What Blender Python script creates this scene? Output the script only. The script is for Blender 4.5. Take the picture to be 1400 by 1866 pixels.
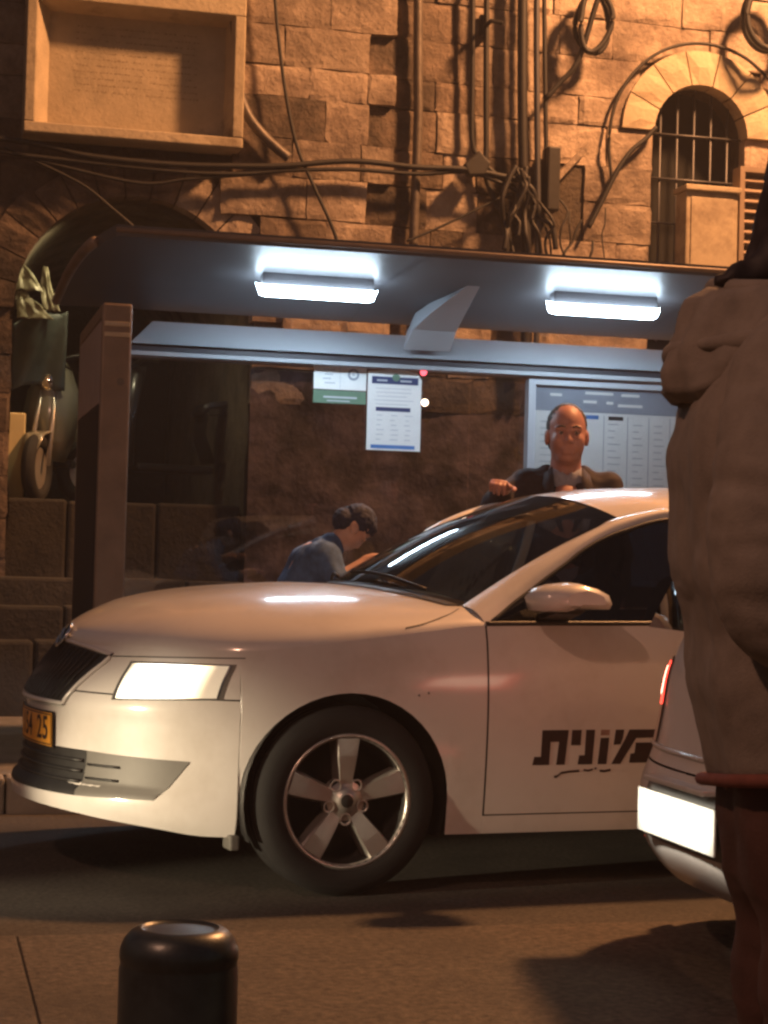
import bpy, bmesh, math, random
import numpy as np
from mathutils import Vector, Matrix, noise
R = math.radians
random.seed(11)
for o in list(bpy.data.objects):
    bpy.data.objects.remove(o, do_unlink=True)
sc = bpy.context.scene
COL = sc.collection

# ------------------------------------------------------------------ camera
cd = bpy.data.cameras.new('camera')
cam = bpy.data.objects.new('camera', cd)
COL.objects.link(cam)
cd.sensor_fit = 'VERTICAL'; cd.sensor_height = 36.0; cd.sensor_width = 27.0
cd.lens = 3400.0 / 1866.0 * 36.0
cd.clip_start = 0.05; cd.clip_end = 500
CAM = Vector((-1.3987, -6.9274, 1.10))
cam.matrix_world = (Matrix.Translation(CAM) @ Matrix.Rotation(-0.2445, 4, 'Z')
                    @ Matrix.Rotation(R(90) + 0.0288, 4, 'X') @ Matrix.Rotation(0.0262, 4, 'Z'))
sc.camera = cam

# ------------------------------------------------------------------ sky and assumed street light
wd = bpy.data.worlds.new('World'); sc.world = wd; wd.use_nodes = True
nt = wd.node_tree
sky = nt.nodes.new('ShaderNodeTexSky'); sky.sky_type = 'NISHITA'; sky.sun_disc = False
sky.sun_elevation = R(-2.5); sky.sun_rotation = R(70)
bg = nt.nodes['Background']; bg.inputs['Strength'].default_value = 0.45
nt.links.new(sky.outputs[0], bg.inputs['Color'])


def spot(name, loc, target, power, color, angle, blend=.4, radius=.12):
    l = bpy.data.lights.new(name, 'SPOT'); l.energy = power; l.color = color
    l.spot_size = R(angle); l.spot_blend = blend; l.shadow_soft_size = radius
    o = bpy.data.objects.new(name, l); COL.objects.link(o); o.location = loc
    o.rotation_euler = (Vector(target) - Vector(loc)).to_track_quat('-Z', 'Y').to_euler()
    return o


# assumed sodium street lamp high over the far pavement, outside the picture to the right
spot('assumed_sodium_lamp_light', (5.2, 2.2, 8.0), (1.0, 3.4, 2.6), 4000, (1.0, .44, .165), 150, .5, .30)
# assumed street lamp, added on the near pavement behind and to the left of the viewer
spot('assumed_near_lamp_light', (-5.2, -6.6, 6.2), (0.3, -1.4, .2), 520, (1.0, .50, .32), 84, .7, .16)
# assumed headlamps outside the picture to the left, added to brighten the taxi bumper
spot('assumed_headlamp_light', (-6.2, -2.5, .62), (-.66, -.70, .27), 2000, (1.0, .80, .52), 11.5, .9, .06)
# unseen light added to brighten the covered passage
spot('passage_fill_light', (-.30, 5.25, 3.22), (-.72, 5.8, 1.6), 24, (1.0, .82, .46), 160, .6, .05)

sc.view_settings.view_transform = 'Standard'; sc.view_settings.look = 'None'
sc.view_settings.exposure = 0.2; sc.view_settings.gamma = 1.0
sc.view_settings.use_curve_mapping = False
sc.render.engine = 'CYCLES'
sc.cycles.use_denoising = True
sc.cycles.max_bounces = 8
sc.cycles.sample_clamp_indirect = 6.0
sc.cycles.filter_width = 2.6

# ------------------------------------------------------------------ materials
MATS = {}


def mat(name, col, rough=.6, metal=0.0, var=.2, scale=6.0, bump=0.0, bscale=30.0, coat=0.0, col2=None,
        stain=None, stain_scale=1.3, stain_lo=.48, stain_hi=.66, spec=.5, objvar=0.0, stretch=None):
    m = bpy.data.materials.new(name); m.use_nodes = True
    t = m.node_tree; n = t.nodes; L = t.links; b = n['Principled BSDF']
    tc = n.new('ShaderNodeTexCoord'); src = tc.outputs['Object']
    if stretch:
        mp = n.new('ShaderNodeMapping'); mp.inputs['Scale'].default_value = stretch
        L.new(src, mp.inputs['Vector']); src = mp.outputs[0]
    nz = n.new('ShaderNodeTexNoise'); nz.inputs['Scale'].default_value = scale
    nz.inputs['Detail'].default_value = 7; nz.inputs['Roughness'].default_value = .62
    L.new(src, nz.inputs['Vector'])
    rp = n.new('ShaderNodeValToRGB')
    c1 = [max(0, c * (1 - var)) for c in col]; c2 = col2 or [min(1, c * (1 + var)) for c in col]
    rp.color_ramp.elements[0].position = .3; rp.color_ramp.elements[1].position = .72
    rp.color_ramp.elements[0].color = (*c1, 1); rp.color_ramp.elements[1].color = (*c2, 1)
    L.new(nz.outputs['Fac'], rp.inputs['Fac']); out = rp.outputs['Color']
    if stain:
        sn = n.new('ShaderNodeTexNoise'); sn.inputs['Scale'].default_value = stain_scale
        sn.inputs['Detail'].default_value = 9; sn.inputs['Roughness'].default_value = .7
        L.new(tc.outputs['Object'], sn.inputs['Vector'])
        sr = n.new('ShaderNodeMapRange'); sr.inputs['From Min'].default_value = stain_lo
        sr.inputs['From Max'].default_value = stain_hi
        L.new(sn.outputs['Fac'], sr.inputs['Value'])
        mx = n.new('ShaderNodeMix'); mx.data_type = 'RGBA'
        L.new(sr.outputs[0], mx.inputs[0]); L.new(out, mx.inputs[6]); mx.inputs[7].default_value = (*stain, 1)
        out = mx.outputs[2]
    if objvar:
        oi = n.new('ShaderNodeObjectInfo')
        mr = n.new('ShaderNodeMapRange'); mr.inputs['To Min'].default_value = 1 - objvar
        mr.inputs['To Max'].default_value = 1 + objvar
        L.new(oi.outputs['Random'], mr.inputs['Value'])
        mu = n.new('ShaderNodeMix'); mu.data_type = 'RGBA'; mu.blend_type = 'MULTIPLY'; mu.inputs[0].default_value = 1
        L.new(out, mu.inputs[6]); L.new(mr.outputs[0], mu.inputs[7]); out = mu.outputs[2]
    L.new(out, b.inputs['Base Color'])
    b.inputs['Roughness'].default_value = rough; b.inputs['Metallic'].default_value = metal
    b.inputs['Coat Weight'].default_value = coat; b.inputs['Coat Roughness'].default_value = .12
    b.inputs['Specular IOR Level'].default_value = spec
    if bump:
        bn = n.new('ShaderNodeTexNoise'); bn.inputs['Scale'].default_value = bscale
        bn.inputs['Detail'].default_value = 8; bn.inputs['Roughness'].default_value = .65
        L.new(src, bn.inputs['Vector'])
        bp = n.new('ShaderNodeBump'); bp.inputs['Strength'].default_value = bump
        bp.inputs['Distance'].default_value = .02
        L.new(bn.outputs['Fac'], bp.inputs['Height']); L.new(bp.outputs[0], b.inputs['Normal'])
    MATS[name] = m
    return m


def emat(name, col, strength):
    m = bpy.data.materials.new(name); m.use_nodes = True
    b = m.node_tree.nodes['Principled BSDF']
    b.inputs['Base Color'].default_value = (*[min(.8, c) for c in col], 1)
    b.inputs['Emission Color'].default_value = (*col, 1); b.inputs['Emission Strength'].default_value = strength
    MATS[name] = m
    return m


def gmat(name, tint, ior=1.5, rough=.0):
    m = bpy.data.materials.new(name); m.use_nodes = True
    t = m.node_tree; n = t.nodes; n.clear()
    o = n.new('ShaderNodeOutputMaterial'); mx = n.new('ShaderNodeMixShader')
    tr = n.new('ShaderNodeBsdfTransparent'); gl = n.new('ShaderNodeBsdfGlossy'); fr = n.new('ShaderNodeFresnel')
    ge = n.new('ShaderNodeNewGeometry'); mv = n.new('ShaderNodeMix'); mv.data_type = 'FLOAT'
    mv.inputs[2].default_value = ior; mv.inputs[3].default_value = 1 / ior
    t.links.new(ge.outputs['Backfacing'], mv.inputs[0]); t.links.new(mv.outputs[0], fr.inputs['IOR'])
    tr.inputs['Color'].default_value = (*tint, 1); gl.inputs['Roughness'].default_value = rough
    gl.inputs['Color'].default_value = (.95, .95, .95, 1)
    t.links.new(fr.outputs[0], mx.inputs[0]); t.links.new(tr.outputs[0], mx.inputs[1])
    t.links.new(gl.outputs[0], mx.inputs[2]); t.links.new(mx.outputs[0], o.inputs['Surface'])
    MATS[name] = m
    return m


mat('asphalt', (.072, .062, .052), .8, var=.75, scale=55.0, bump=.5, bscale=160, stain=(.034, .030, .026), stain_scale=1.1)
mat('concrete', (.105, .085, .066), .8, var=.6, scale=42, bump=.5, bscale=120, stain=(.045, .038, .032), stain_scale=1.1, stain_lo=.46, stain_hi=.75)
mat('paving', (.20, .18, .15), .8, var=.25, scale=4, bump=.4, bscale=60, stain=(.09, .08, .07))
mat('kerb', (.34, .30, .24), .8, var=.2, scale=5, bump=.4, bscale=50, objvar=.15)
mat('limestone', (.40, .305, .235), .9, var=.34, scale=7, col2=(.50, .40, .32), bump=1.0, bscale=17, stain=(.10, .072, .06), stain_scale=1.9, stain_lo=.44, stain_hi=.68, objvar=.24)
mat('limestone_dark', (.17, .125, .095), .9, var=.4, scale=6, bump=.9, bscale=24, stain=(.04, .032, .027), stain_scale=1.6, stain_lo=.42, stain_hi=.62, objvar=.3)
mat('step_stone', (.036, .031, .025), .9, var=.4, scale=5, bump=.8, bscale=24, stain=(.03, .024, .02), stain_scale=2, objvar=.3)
mat('limestone_dressed', (.50, .41, .29), .8, var=.15, scale=7, bump=.35, bscale=40, stain=(.20, .15, .10), stain_scale=2.6, stain_lo=.56, stain_hi=.72, objvar=.1)
mat('inscription', (.34, .265, .18), .85, var=.2, scale=20)
mat('mortar', (.085, .066, .052), .95, var=.4, scale=9, bump=.8, bscale=40)
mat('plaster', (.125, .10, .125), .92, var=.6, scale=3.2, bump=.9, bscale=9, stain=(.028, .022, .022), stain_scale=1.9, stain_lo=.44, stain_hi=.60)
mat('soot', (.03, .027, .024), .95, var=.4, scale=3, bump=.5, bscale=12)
mat('passage_wall', (.16, .135, .095), .93, var=.4, scale=3.2, bump=.8, bscale=14, stain=(.05, .042, .03), stain_scale=1.4)
mat('cable', (.018, .016, .016), .6, var=.3, scale=20)
mat('pipe_metal', (.12, .10, .085), .5, .3, var=.3, scale=12, bump=.2)
mat('bars', (.10, .10, .11), .5, .6, var=.2)
mat('cabinet', (.42, .34, .24), .6, var=.15, scale=6, bump=.1, stain=(.18, .13, .09), stain_scale=2.5)
mat('shutter', (.26, .19, .14), .7, var=.2, scale=5)
mat('dark_void', (.006, .006, .007), .9, var=.2)
mat('shelter_metal', (.078, .078, .086), .45, .2, var=.1, scale=2.5, bump=.03, bscale=60)
mat('shelter_white', (.36, .38, .42), .38, .0, var=.05, scale=3)
mat('shelter_dark', (.045, .045, .055), .4, .2, var=.2)
mat('shelter_bronze', (.20, .145, .11), .5, .2, var=.22, scale=6, bump=.08)
mat('poster_dark', (.011, .012, .018), .6, var=.3, scale=2, spec=.15)
mat('header_panel', (.30, .25, .26), .4, var=.12)
gmat('shelter_glass', (.72, .74, .78), 1.45, .01)
gmat('side_glass', (.15, .16, .19), 1.52, 0)
gmat('car_glass', (.34, .40, .41), 1.52, 0)
gmat('privacy_glass', (.04, .04, .045), 1.5, 0)
gmat('lamp_glass', (.86, .86, .86), 1.5, 0)
emat('tube_light', (.66, .85, 1.0), 44)
mat('paper', (.80, .82, .83), .7, var=.04, scale=10)
mat('paper_grey', (.30, .34, .42), .6, var=.1)
mat('print_navy', (.03, .045, .14), .6, var=.1)
mat('print_blue', (.08, .22, .55), .6, var=.1)
mat('print_black', (.03, .03, .035), .6, var=.1)
mat('print_grey', (.50, .54, .60), .6, var=.1)
mat('print_green', (.12, .22, .15), .6, var=.1)
mat('car_white', (.70, .675, .65), .42, var=.035, scale=2.5, coat=1.0, stain=(.50, .46, .41), stain_scale=2.1, stain_lo=.50, stain_hi=.86)
mat('car_white_dusty', (.66, .62, .58), .5, var=.06, scale=3, coat=.6, stain=(.50, .46, .40), stain_scale=2.2, stain_lo=.5, stain_hi=.8)
mat('black_plastic', (.018, .018, .019), .45, var=.25, scale=20)
mat('grey_plastic', (.13, .125, .115), .5, var=.12, scale=8)
mat('rubber', (.011, .011, .012), .85, var=.25, scale=15, bump=.1, bscale=120)
mat('alloy', (.55, .52, .49), .34, .75, var=.1, scale=9)
mat('alloy_dark', (.05, .05, .05), .5, .5, var=.2)
mat('chrome', (.75, .74, .72), .14, 1.0, var=.05)
mat('interior', (.022, .022, .024), .8, var=.3)
mat('seat_fabric', (.05, .05, .055), .9, var=.3, scale=30)
mat('plate_yellow', (.80, .36, .04), .45, var=.06)
mat('plate_white', (.82, .80, .72), .45, var=.04)
mat('lettering', (.030, .012, .012), .6, var=.3, scale=20)
mat('lettering_worn', (.32, .19, .15), .6, var=.3, scale=20)
hm = emat('headlamp_on', (1.0, .90, .70), 7)
_n = hm.node_tree.nodes; _l = hm.node_tree.links
_tc = _n.new('ShaderNodeTexCoord'); _sx = _n.new('ShaderNodeSeparateXYZ'); _ab = _n.new('ShaderNodeMath'); _ab.operation = 'ABSOLUTE'
_l.new(_tc.outputs['Object'], _sx.inputs[0]); _l.new(_sx.outputs['Y'], _ab.inputs[0])
_mr = _n.new('ShaderNodeValToRGB'); _e = _mr.color_ramp.elements     # reflector bowl of the lamp: brightest in the middle
_e[0].position = .545; _e[0].color = (.05, .038, .024, 1); _e[1].position = .61; _e[1].color = (1, .88, .66, 1)
for _p, _c in ((.65, (1, .97, .9, 1)), (.70, (1, .95, .82, 1)), (.745, (.45, .33, .2, 1)), (.775, (.06, .045, .03, 1))):
    _q = _e.new(_p); _q.color = _c
_l.new(_ab.outputs[0], _mr.inputs['Fac']); _l.new(_mr.outputs['Color'], _n['Principled BSDF'].inputs['Emission Color'])
mat('reflector', (.8, .78, .74), .1, 1.0, var=.03)
emat('tail_on', (1.0, .08, .05), 2.4)
emat('tail_core', (1.0, .55, .38), 5.0)
mat('tail_lens', (.45, .03, .025), .2, var=.1, coat=1)
emat('plate_lamp', (1.0, .93, .8), 4)
emat('reflection_red', (1.0, .12, .16), 2.2)  # this and the next colour the added reflection discs
emat('reflection_warm', (1.0, .66, .46), 6)
mat('bollard', (.075, .085, .083), .34, .55, var=.25, scale=7, bump=.05, bscale=50, stain=(.05, .05, .048), stain_scale=6)
mat('skin', (.44, .215, .175), .5, var=.1, scale=18)
mat('skin_pale', (.58, .34, .25), .5, var=.1, scale=18)
mat('eye_white', (.30, .24, .21), .4, var=.1)
mat('hair_grey', (.05, .042, .042), .7, var=.4, scale=60)
mat('hair_brown', (.10, .05, .03), .6, var=.4, scale=60)
mat('hair_dark', (.022, .014, .014), .65, var=.4, scale=60)
mat('cap_navy', (.022, .027, .055), .8, var=.3, scale=30)
mat('jacket_dark', (.030, .020, .026), .85, var=.25, scale=40, bump=.1, bscale=200)
mat('shirt', (.30, .30, .36), .8, var=.15, scale=40)
mat('trousers_dark', (.03, .028, .03), .85, var=.2, scale=40)
mat('denim', (.06, .12, .24), .85, var=.3, scale=30, bump=.2, bscale=150)
mat('hoodie', (.27, .225, .185), .92, var=.14, scale=30, bump=.25, bscale=260)
mat('trousers_brown', (.085, .036, .026), .85, var=.2, scale=12, bump=.2, bscale=160)
mat('hem_red', (.22, .07, .05), .9, var=.2, scale=30)
mat('drawcord', (.02, .015, .013), .7)
mat('tarp', (.06, .075, .07), .55, var=.3, scale=4, bump=.3, bscale=10)
mat('plastic_sheet', (.30, .27, .18), .4, var=.2, scale=5)
mat('cream_board', (.55, .46, .26), .6, var=.15, scale=4)
mat('scooter_cream', (.20, .19, .15), .3, var=.08, coat=.8)
mat('scooter_dark', (.02, .02, .022), .35, var=.2, coat=.5)


# ------------------------------------------------------------------ mesh helpers
class MB:
    def __init__(s):
        s.v = []; s.f = []

    def add(s, vs, fs):
        b = len(s.v); s.v += [tuple(map(float, p)) for p in vs]; s.f += [tuple(b + i for i in f) for f in fs]
        return s

    def box(s, x0, x1, y0, y1, z0, z1):
        vs = [(x, y, z) for x in (x0, x1) for y in (y0, y1) for z in (z0, z1)]
        return s.add(vs, [(0, 1, 3, 2), (4, 6, 7, 5), (0, 4, 5, 1), (2, 3, 7, 6), (0, 2, 6, 4), (1, 5, 7, 3)])

    def grid(s, fn, nu, nv, flip=False):
        vs = [fn(i / nu, j / nv) for i in range(nu + 1) for j in range(nv + 1)]
        fs = []
        for i in range(nu):
            for j in range(nv):
                a = i * (nv + 1) + j; q = (a, a + 1, a + nv + 2, a + nv + 1)
                fs.append(q[::-1] if flip else q)
        return s.add(vs, fs)

    def rows(s, rows, flip=False, close=False):
        n = len(rows[0]); vs = [p for r in rows for p in r]; fs = []
        for i in range(len(rows) - 1):
            for j in range(n if close else n - 1):
                k = (j + 1) % n; q = (i * n + j, i * n + k, (i + 1) * n + k, (i + 1) * n + j)
                fs.append(q[::-1] if flip else q)
        return s.add(vs, fs)

    def tube(s, pts, r, n=8, caps=True):
        pts = [Vector(p) for p in pts]; rows = []
        rr = r if isinstance(r, (list, tuple)) else [r] * len(pts)
        up = Vector((0, 0, 1))
        for i, p in enumerate(pts):
            d = (pts[min(i + 1, len(pts) - 1)] - pts[max(i - 1, 0)]).normalized()
            a = d.cross(up)
            if a.length < .05: a = d.cross(Vector((1, 0, 0)))
            a.normalize(); b = d.cross(a)
            rows.append([p + (a * math.cos(2 * math.pi * k / n) + b * math.sin(2 * math.pi * k / n)) * rr[i] for k in range(n)])
        b0 = len(s.v); s.rows(rows, close=True)
        if caps:
            s.f.append(tuple(b0 + k for k in range(n))); e = b0 + (len(rows) - 1) * n
            s.f.append(tuple(e + k for k in range(n))[::-1])
        return s

    def lathe(s, prof, n=32, o=(0, 0, 0), axis='z'):
        rows = []
        for r, h in prof:
            row = []
            for k in range(n):
                a = 2 * math.pi * k / n; x, y = r * math.cos(a), r * math.sin(a)
                p = {'z': (x, y, h), 'y': (x, h, y), 'x': (h, x, y)}[axis]
                row.append((p[0] + o[0], p[1] + o[1], p[2] + o[2]))
            rows.append(row)
        return s.rows(rows, close=True)

    def prism(s, poly, fn, t0, t1):
        """outline poly (a, b) pushed from t0 to t1; fn(a, b, t) -> xyz"""
        n = len(poly); vs = [fn(a, b, t0) for a, b in poly] + [fn(a, b, t1) for a, b in poly]
        fs = [tuple(range(n)), tuple(range(n, 2 * n))[::-1]] + [(i, i + n, (i + 1) % n + n, (i + 1) % n) for i in range(n)]
        return s.add(vs, fs)

    def build(s, name, m, parent=None, smooth=False, bevel=0, fix=True, sub=0, solid=0, seg=2):
        me = bpy.data.meshes.new(name)
        off = Vector((0, 0, 0))
        if parent is not None and parent.get('_abs'):
            off = ORIG[parent.name]
        me.from_pydata([tuple(Vector(p) - off) for p in s.v], [], s.f)
        if fix:
            bm = bmesh.new(); bm.from_mesh(me)
            bmesh.ops.recalc_face_normals(bm, faces=bm.faces); bm.to_mesh(me); bm.free()
        if smooth:
            me.polygons.foreach_set('use_smooth', [True] * len(me.polygons))
        me.update()
        return link(name, me, m, parent, bevel, sub, solid, seg)


ORIG = {}


def link(name, me, m, parent=None, bevel=0, sub=0, solid=0, seg=2):
    o = bpy.data.objects.new(name, me)
    if m: me.materials.append(MATS[m])
    COL.objects.link(o)
    if parent is not None: o.parent = parent
    if solid:
        k = o.modifiers.new('solid', 'SOLIDIFY'); k.thickness = solid; k.offset = 0
    if bevel:
        k = o.modifiers.new('bevel', 'BEVEL'); k.width = bevel; k.segments = seg; k.limit_method = 'ANGLE'; k.angle_limit = R(35)
    if sub:
        k = o.modifiers.new('sub', 'SUBSURF'); k.levels = sub; k.render_levels = sub
    return o


def thing(name, label, cat, loc=(0, 0, 0), rotz=0.0, group=None, absolute=True):
    """an Empty at the thing's base; parts are given in world coordinates when absolute"""
    o = bpy.data.objects.new(name, None); COL.objects.link(o)
    o.location = loc; o.rotation_euler = (0, 0, rotz); o.empty_display_size = .1
    o['label'] = label; o['category'] = cat
    if group: o['group'] = group
    if absolute and rotz == 0:
        o['_abs'] = 1; ORIG[o.name] = Vector(loc)
    return o


def sub_parent(part, root):
    """let sub-parts of this part use the same world coordinates as the part"""
    if root.get('_abs'):
        part['_abs'] = 1; ORIG[part.name] = ORIG[root.name]
    return part


def tag(o, label, cat, group=None):
    o['label'] = label; o['category'] = cat
    if group: o['group'] = group
    return o


def struct(o):
    o['kind'] = 'structure'
    return o


def herm(tab):
    xs = [a for a, _ in tab]; ys = [b for _, b in tab]; n = len(xs)
    d = [(ys[i + 1] - ys[i]) / (xs[i + 1] - xs[i]) for i in range(n - 1)]
    m = [d[0]] + [0 if d[i - 1] * d[i] <= 0 else 2 * d[i - 1] * d[i] / (d[i - 1] + d[i]) for i in range(1, n - 1)] + [d[-1]]

    def f(x):
        if x <= xs[0]: return ys[0]
        if x >= xs[-1]: return ys[-1]
        i = max(k for k in range(n - 1) if xs[k] <= x); h = xs[i + 1] - xs[i]; t = (x - xs[i]) / h
        return ((2 * t**3 - 3 * t**2 + 1) * ys[i] + (t**3 - 2 * t**2 + t) * h * m[i]
                + (-2 * t**3 + 3 * t**2) * ys[i + 1] + (t**3 - t**2) * h * m[i + 1])
    return f


def smooth_path(pts, n=6):
    """Catmull-Rom through 3-D points"""
    P = [Vector(p) for p in pts]; out = []
    for i in range(len(P) - 1):
        a, b, c, d = P[max(i - 1, 0)], P[i], P[i + 1], P[min(i + 2, len(P) - 1)]
        for k in range(n):
            t = k / n
            out.append(.5 * ((2 * b) + (c - a) * t + (2 * a - 5 * b + 4 * c - d) * t * t + (3 * b - a - 3 * c + d) * t**3))
    out.append(P[-1])
    return out


# signed-distance modelling for people: smooth union of tapered limbs and ellipsoids, meshed with surface nets
def sdf_mesh(name, prims, h, k=.03):
    lo = np.full(3, 1e9); hi = -lo; bb = []
    for p in prims:
        if p[0] == 'e':
            c, r = np.array(p[1], float), np.array(p[2], float); m = max(r); b0, b1 = c - m, c + m
        else:
            a, b, r0, r1 = np.array(p[1], float), np.array(p[2], float), p[3], p[4]; m = max(r0, r1)
            b0, b1 = np.minimum(a, b) - m, np.maximum(a, b) + m
        bb.append((b0, b1)); lo = np.minimum(lo, b0); hi = np.maximum(hi, b1)
    lo -= 4 * h; hi += 4 * h
    N = np.ceil((hi - lo) / h).astype(int) + 1
    D = np.full(N, .5, np.float32)
    ax = [lo[i] + h * np.arange(N[i]) for i in range(3)]
    for p, (b0, b1) in zip(prims, bb):
        kk = p[-1].get('k', k) if isinstance(p[-1], dict) else k
        opt = p[-1] if isinstance(p[-1], dict) else {}
        mg = kk + 3 * h
        i0 = np.maximum(0, np.floor((b0 - mg - lo) / h).astype(int)); i1 = np.minimum(N, np.ceil((b1 + mg - lo) / h).astype(int) + 1)
        X, Y, Z = np.meshgrid(*[ax[i][i0[i]:i1[i]] for i in range(3)], indexing='ij')
        if p[0] == 'e':
            q = np.stack([X - p[1][0], Y - p[1][1], Z - p[1][2]], -1)
            if 'rot' in opt: q = q @ np.array(opt['rot'])
            r = np.array(p[2], float)
            k0 = np.linalg.norm(q / r, axis=-1); k1 = np.linalg.norm(q / (r * r), axis=-1) + 1e-9
            d = k0 * (k0 - 1) / k1
        else:
            a = np.array(p[1], float); b = np.array(p[2], float); ba = b - a
            q = np.stack([X, Y, Z], -1) - a
            t = np.clip((q @ ba) / (ba @ ba + 1e-9), 0, 1)
            fl = opt.get('flat')
            w = q - t[..., None] * ba
            if fl is not None:            # flattened along a direction
                fd = np.array(fl[0], float); fd /= np.linalg.norm(fd)
                c = w @ fd; w = w + c[..., None] * fd * (fl[1] - 1)
            d = np.linalg.norm(w, axis=-1) - (p[3] + (p[4] - p[3]) * t)
        sl = tuple(slice(i0[i], i1[i]) for i in range(3)); cur = D[sl]
        if opt.get('sub'):
            d = -d; hh = np.clip(.5 - .5 * (d - cur) / kk, 0, 1)
            D[sl] = d + (cur - d) * hh + kk * hh * (1 - hh)
            D[sl] = np.where(d < -3 * kk, cur, D[sl])
        else:
            hh = np.clip(.5 + .5 * (d - cur) / kk, 0, 1)
            D[sl] = d + (cur - d) * hh - kk * hh * (1 - hh)
    S = D < 0
    nx, ny, nz = N
    cs = [(i, j, l) for i in (0, 1) for j in (0, 1) for l in (0, 1)]
    sub = lambda A, c: A[c[0]:nx - 1 + c[0], c[1]:ny - 1 + c[1], c[2]:nz - 1 + c[2]]
    cnt = sum(sub(S, c).astype(np.int8) for c in cs)
    act = (cnt > 0) & (cnt < 8)
    idx = -np.ones(act.shape, np.int64); ai = np.argwhere(act); idx[act] = np.arange(len(ai))
    V = np.stack([sub(D, c)[act] for c in cs], 1)
    acc = np.zeros((len(ai), 3)); num = np.zeros(len(ai))
    for a in range(8):
        for b in range(a + 1, 8):
            ca, cb = np.array(cs[a]), np.array(cs[b])
            if np.abs(ca - cb).sum() != 1: continue
            m = (V[:, a] < 0) != (V[:, b] < 0)
            t = V[m, a] / (V[m, a] - V[m, b])
            acc[m] += ca + (cb - ca) * t[:, None]; num[m] += 1
    verts = lo + h * (ai + acc / num[:, None])
    faces = []
    for axis in range(3):
        o1, o2 = [(1, 2), (2, 0), (0, 1)][axis]
        s0 = np.moveaxis(S, (axis, o1, o2), (0, 1, 2)); id0 = np.moveaxis(idx, (axis, o1, o2), (0, 1, 2))
        A = s0[:-1, 1:-1, 1:-1]; B = s0[1:, 1:-1, 1:-1]
        e = np.argwhere(A != B)
        i, j, l = e[:, 0], e[:, 1], e[:, 2]
        q = np.stack([id0[i, j, l], id0[i, j + 1, l], id0[i, j + 1, l + 1], id0[i, j, l + 1]], 1)
        fl = ~A[i, j, l]
        q[fl] = q[fl][:, ::-1]
        faces.append(q)
    F = np.concatenate(faces); F = F[(F >= 0).all(1)]
    me = bpy.data.meshes.new(name)
    me.from_pydata(verts.tolist(), [], F.tolist())
    me.polygons.foreach_set('use_smooth', [True] * len(me.polygons))
    me.update()
    return me


def folds(me, amp, freq, seed=0.0, zmin=-9, zmax=9, shear=0.0):
    """cloth folds: push the surface in and out with stretched noise"""
    nr = [v.normal.copy() for v in me.vertices]
    for v, n in zip(me.vertices, nr):
        c = v.co
        if zmin < c.z < zmax:
            p = Vector(((c.x + shear * c.z) * freq[0] + seed, c.y * freq[1], c.z * freq[2]))
            a = noise.noise(p + Vector((noise.noise(p * .6) * 1.2, 0, noise.noise(p * .7 + Vector((5, 1, 2))) * 1.2)))
            v.co = c + n * (amp * (a - abs(a) * .4))
    me.update()
    return me

# ================================================================== THE SETTING
# road: one sheet that reaches far beyond the picture
m = MB(); m.box(-40, 40, -40, 40, -.30, 0.0)
struct(m.build('road', 'asphalt'))

# flush concrete strip on the viewer's side, cast in bays with open joints
pv = bpy.data.objects.new('near_pavement', None); COL.objects.link(pv); pv.location = (0, -3, 0); struct(pv)
pv['_abs'] = 1; ORIG[pv.name] = Vector((0, -3, 0))
xj = [-10.1, -7.1, -4.1, -1.085, 1.95, 4.95, 7.95]
for i in range(len(xj) - 1):
    for (ya, yb) in ((-4.4, -1.42), (-7.4, -4.405), (-10.4, -7.405)):
        m = MB(); m.box(xj[i] + .003, xj[i + 1] - .003, ya, yb, -.05, .006)
        m.build('concrete_slab', 'concrete', pv, bevel=.004)
# far pavement, one step above the road
fp = bpy.data.objects.new('far_pavement', None); COL.objects.link(fp); fp.location = (0, 1.2, 0); struct(fp)
fp['_abs'] = 1; ORIG[fp.name] = Vector((0, 1.2, 0))
m = MB(); m.box(-12, 14, 1.36, 5.3, -.05, .15); m.build('paving_bed', 'paving', fp)
for i in range(22):
    x = -8.2 + i * .8
    m = MB(); m.box(x + .004, x + .796, 1.2, 1.356, -.05, .155 + random.uniform(-.004, .004)); m.build('kerb_stone', 'kerb', fp, bevel=.015)

# ------------------------------------------------------------------ old stone building
bd = thing('stone_building', 'old limestone building with arched openings and cables behind the bus shelter', 'building', (1.8, 5.0, 0))
YF = 5.0


def stone(x0, x1, z0, z1, yf, m='limestone', name='stone', parent=bd, depth=.10, rough=.012):
    g = .0028; x0 += g; x1 -= g; z0 += g; z1 -= g
    nx, nz = 4, 3; rows = []
    for i in range(nx + 1):
        row = []
        for j in range(nz + 1):
            ed = i in (0, nx) or j in (0, nz)
            tx, tz = i / nx, j / nz
            if not ed:
                tx += random.uniform(-.05, .05); tz += random.uniform(-.06, .06)
            else:
                tx = [0, .10, .5, .90, 1][i]; tz = [0, .14, .86, 1][j]
            if not ed: tx = [0, .10, .5, .90, 1][i] + random.uniform(-.03, .03); tz = [0, .14, .86, 1][j] + random.uniform(-.04, .04)
            jx = random.uniform(-.006, .006) if ed else 0; jz = random.uniform(-.006, .006) if ed else 0
            y = yf + (random.uniform(.0, .009) if ed else random.uniform(-rough * .5, rough * .45))
            row.append((x0 + (x1 - x0) * tx + jx, y, z0 + (z1 - z0) * tz + jz))
        rows.append(row)
    mb = MB(); mb.rows(rows)
    ring = [i * (nz + 1) for i in range(nx + 1)] + [nx * (nz + 1) + j for j in range(1, nz + 1)] \
        + [i * (nz + 1) + nz for i in range(nx - 1, -1, -1)] + [j for j in range(nz - 1, 0, -1)]
    n = len(ring); b = len(mb.v)
    for k in ring: mb.v.append((mb.v[k][0], yf + depth, mb.v[k][2]))
    for k in range(n): mb.f.append((ring[k], ring[(k + 1) % n], b + (k + 1) % n, b + k))
    return mb.build(name, m, parent)


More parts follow.
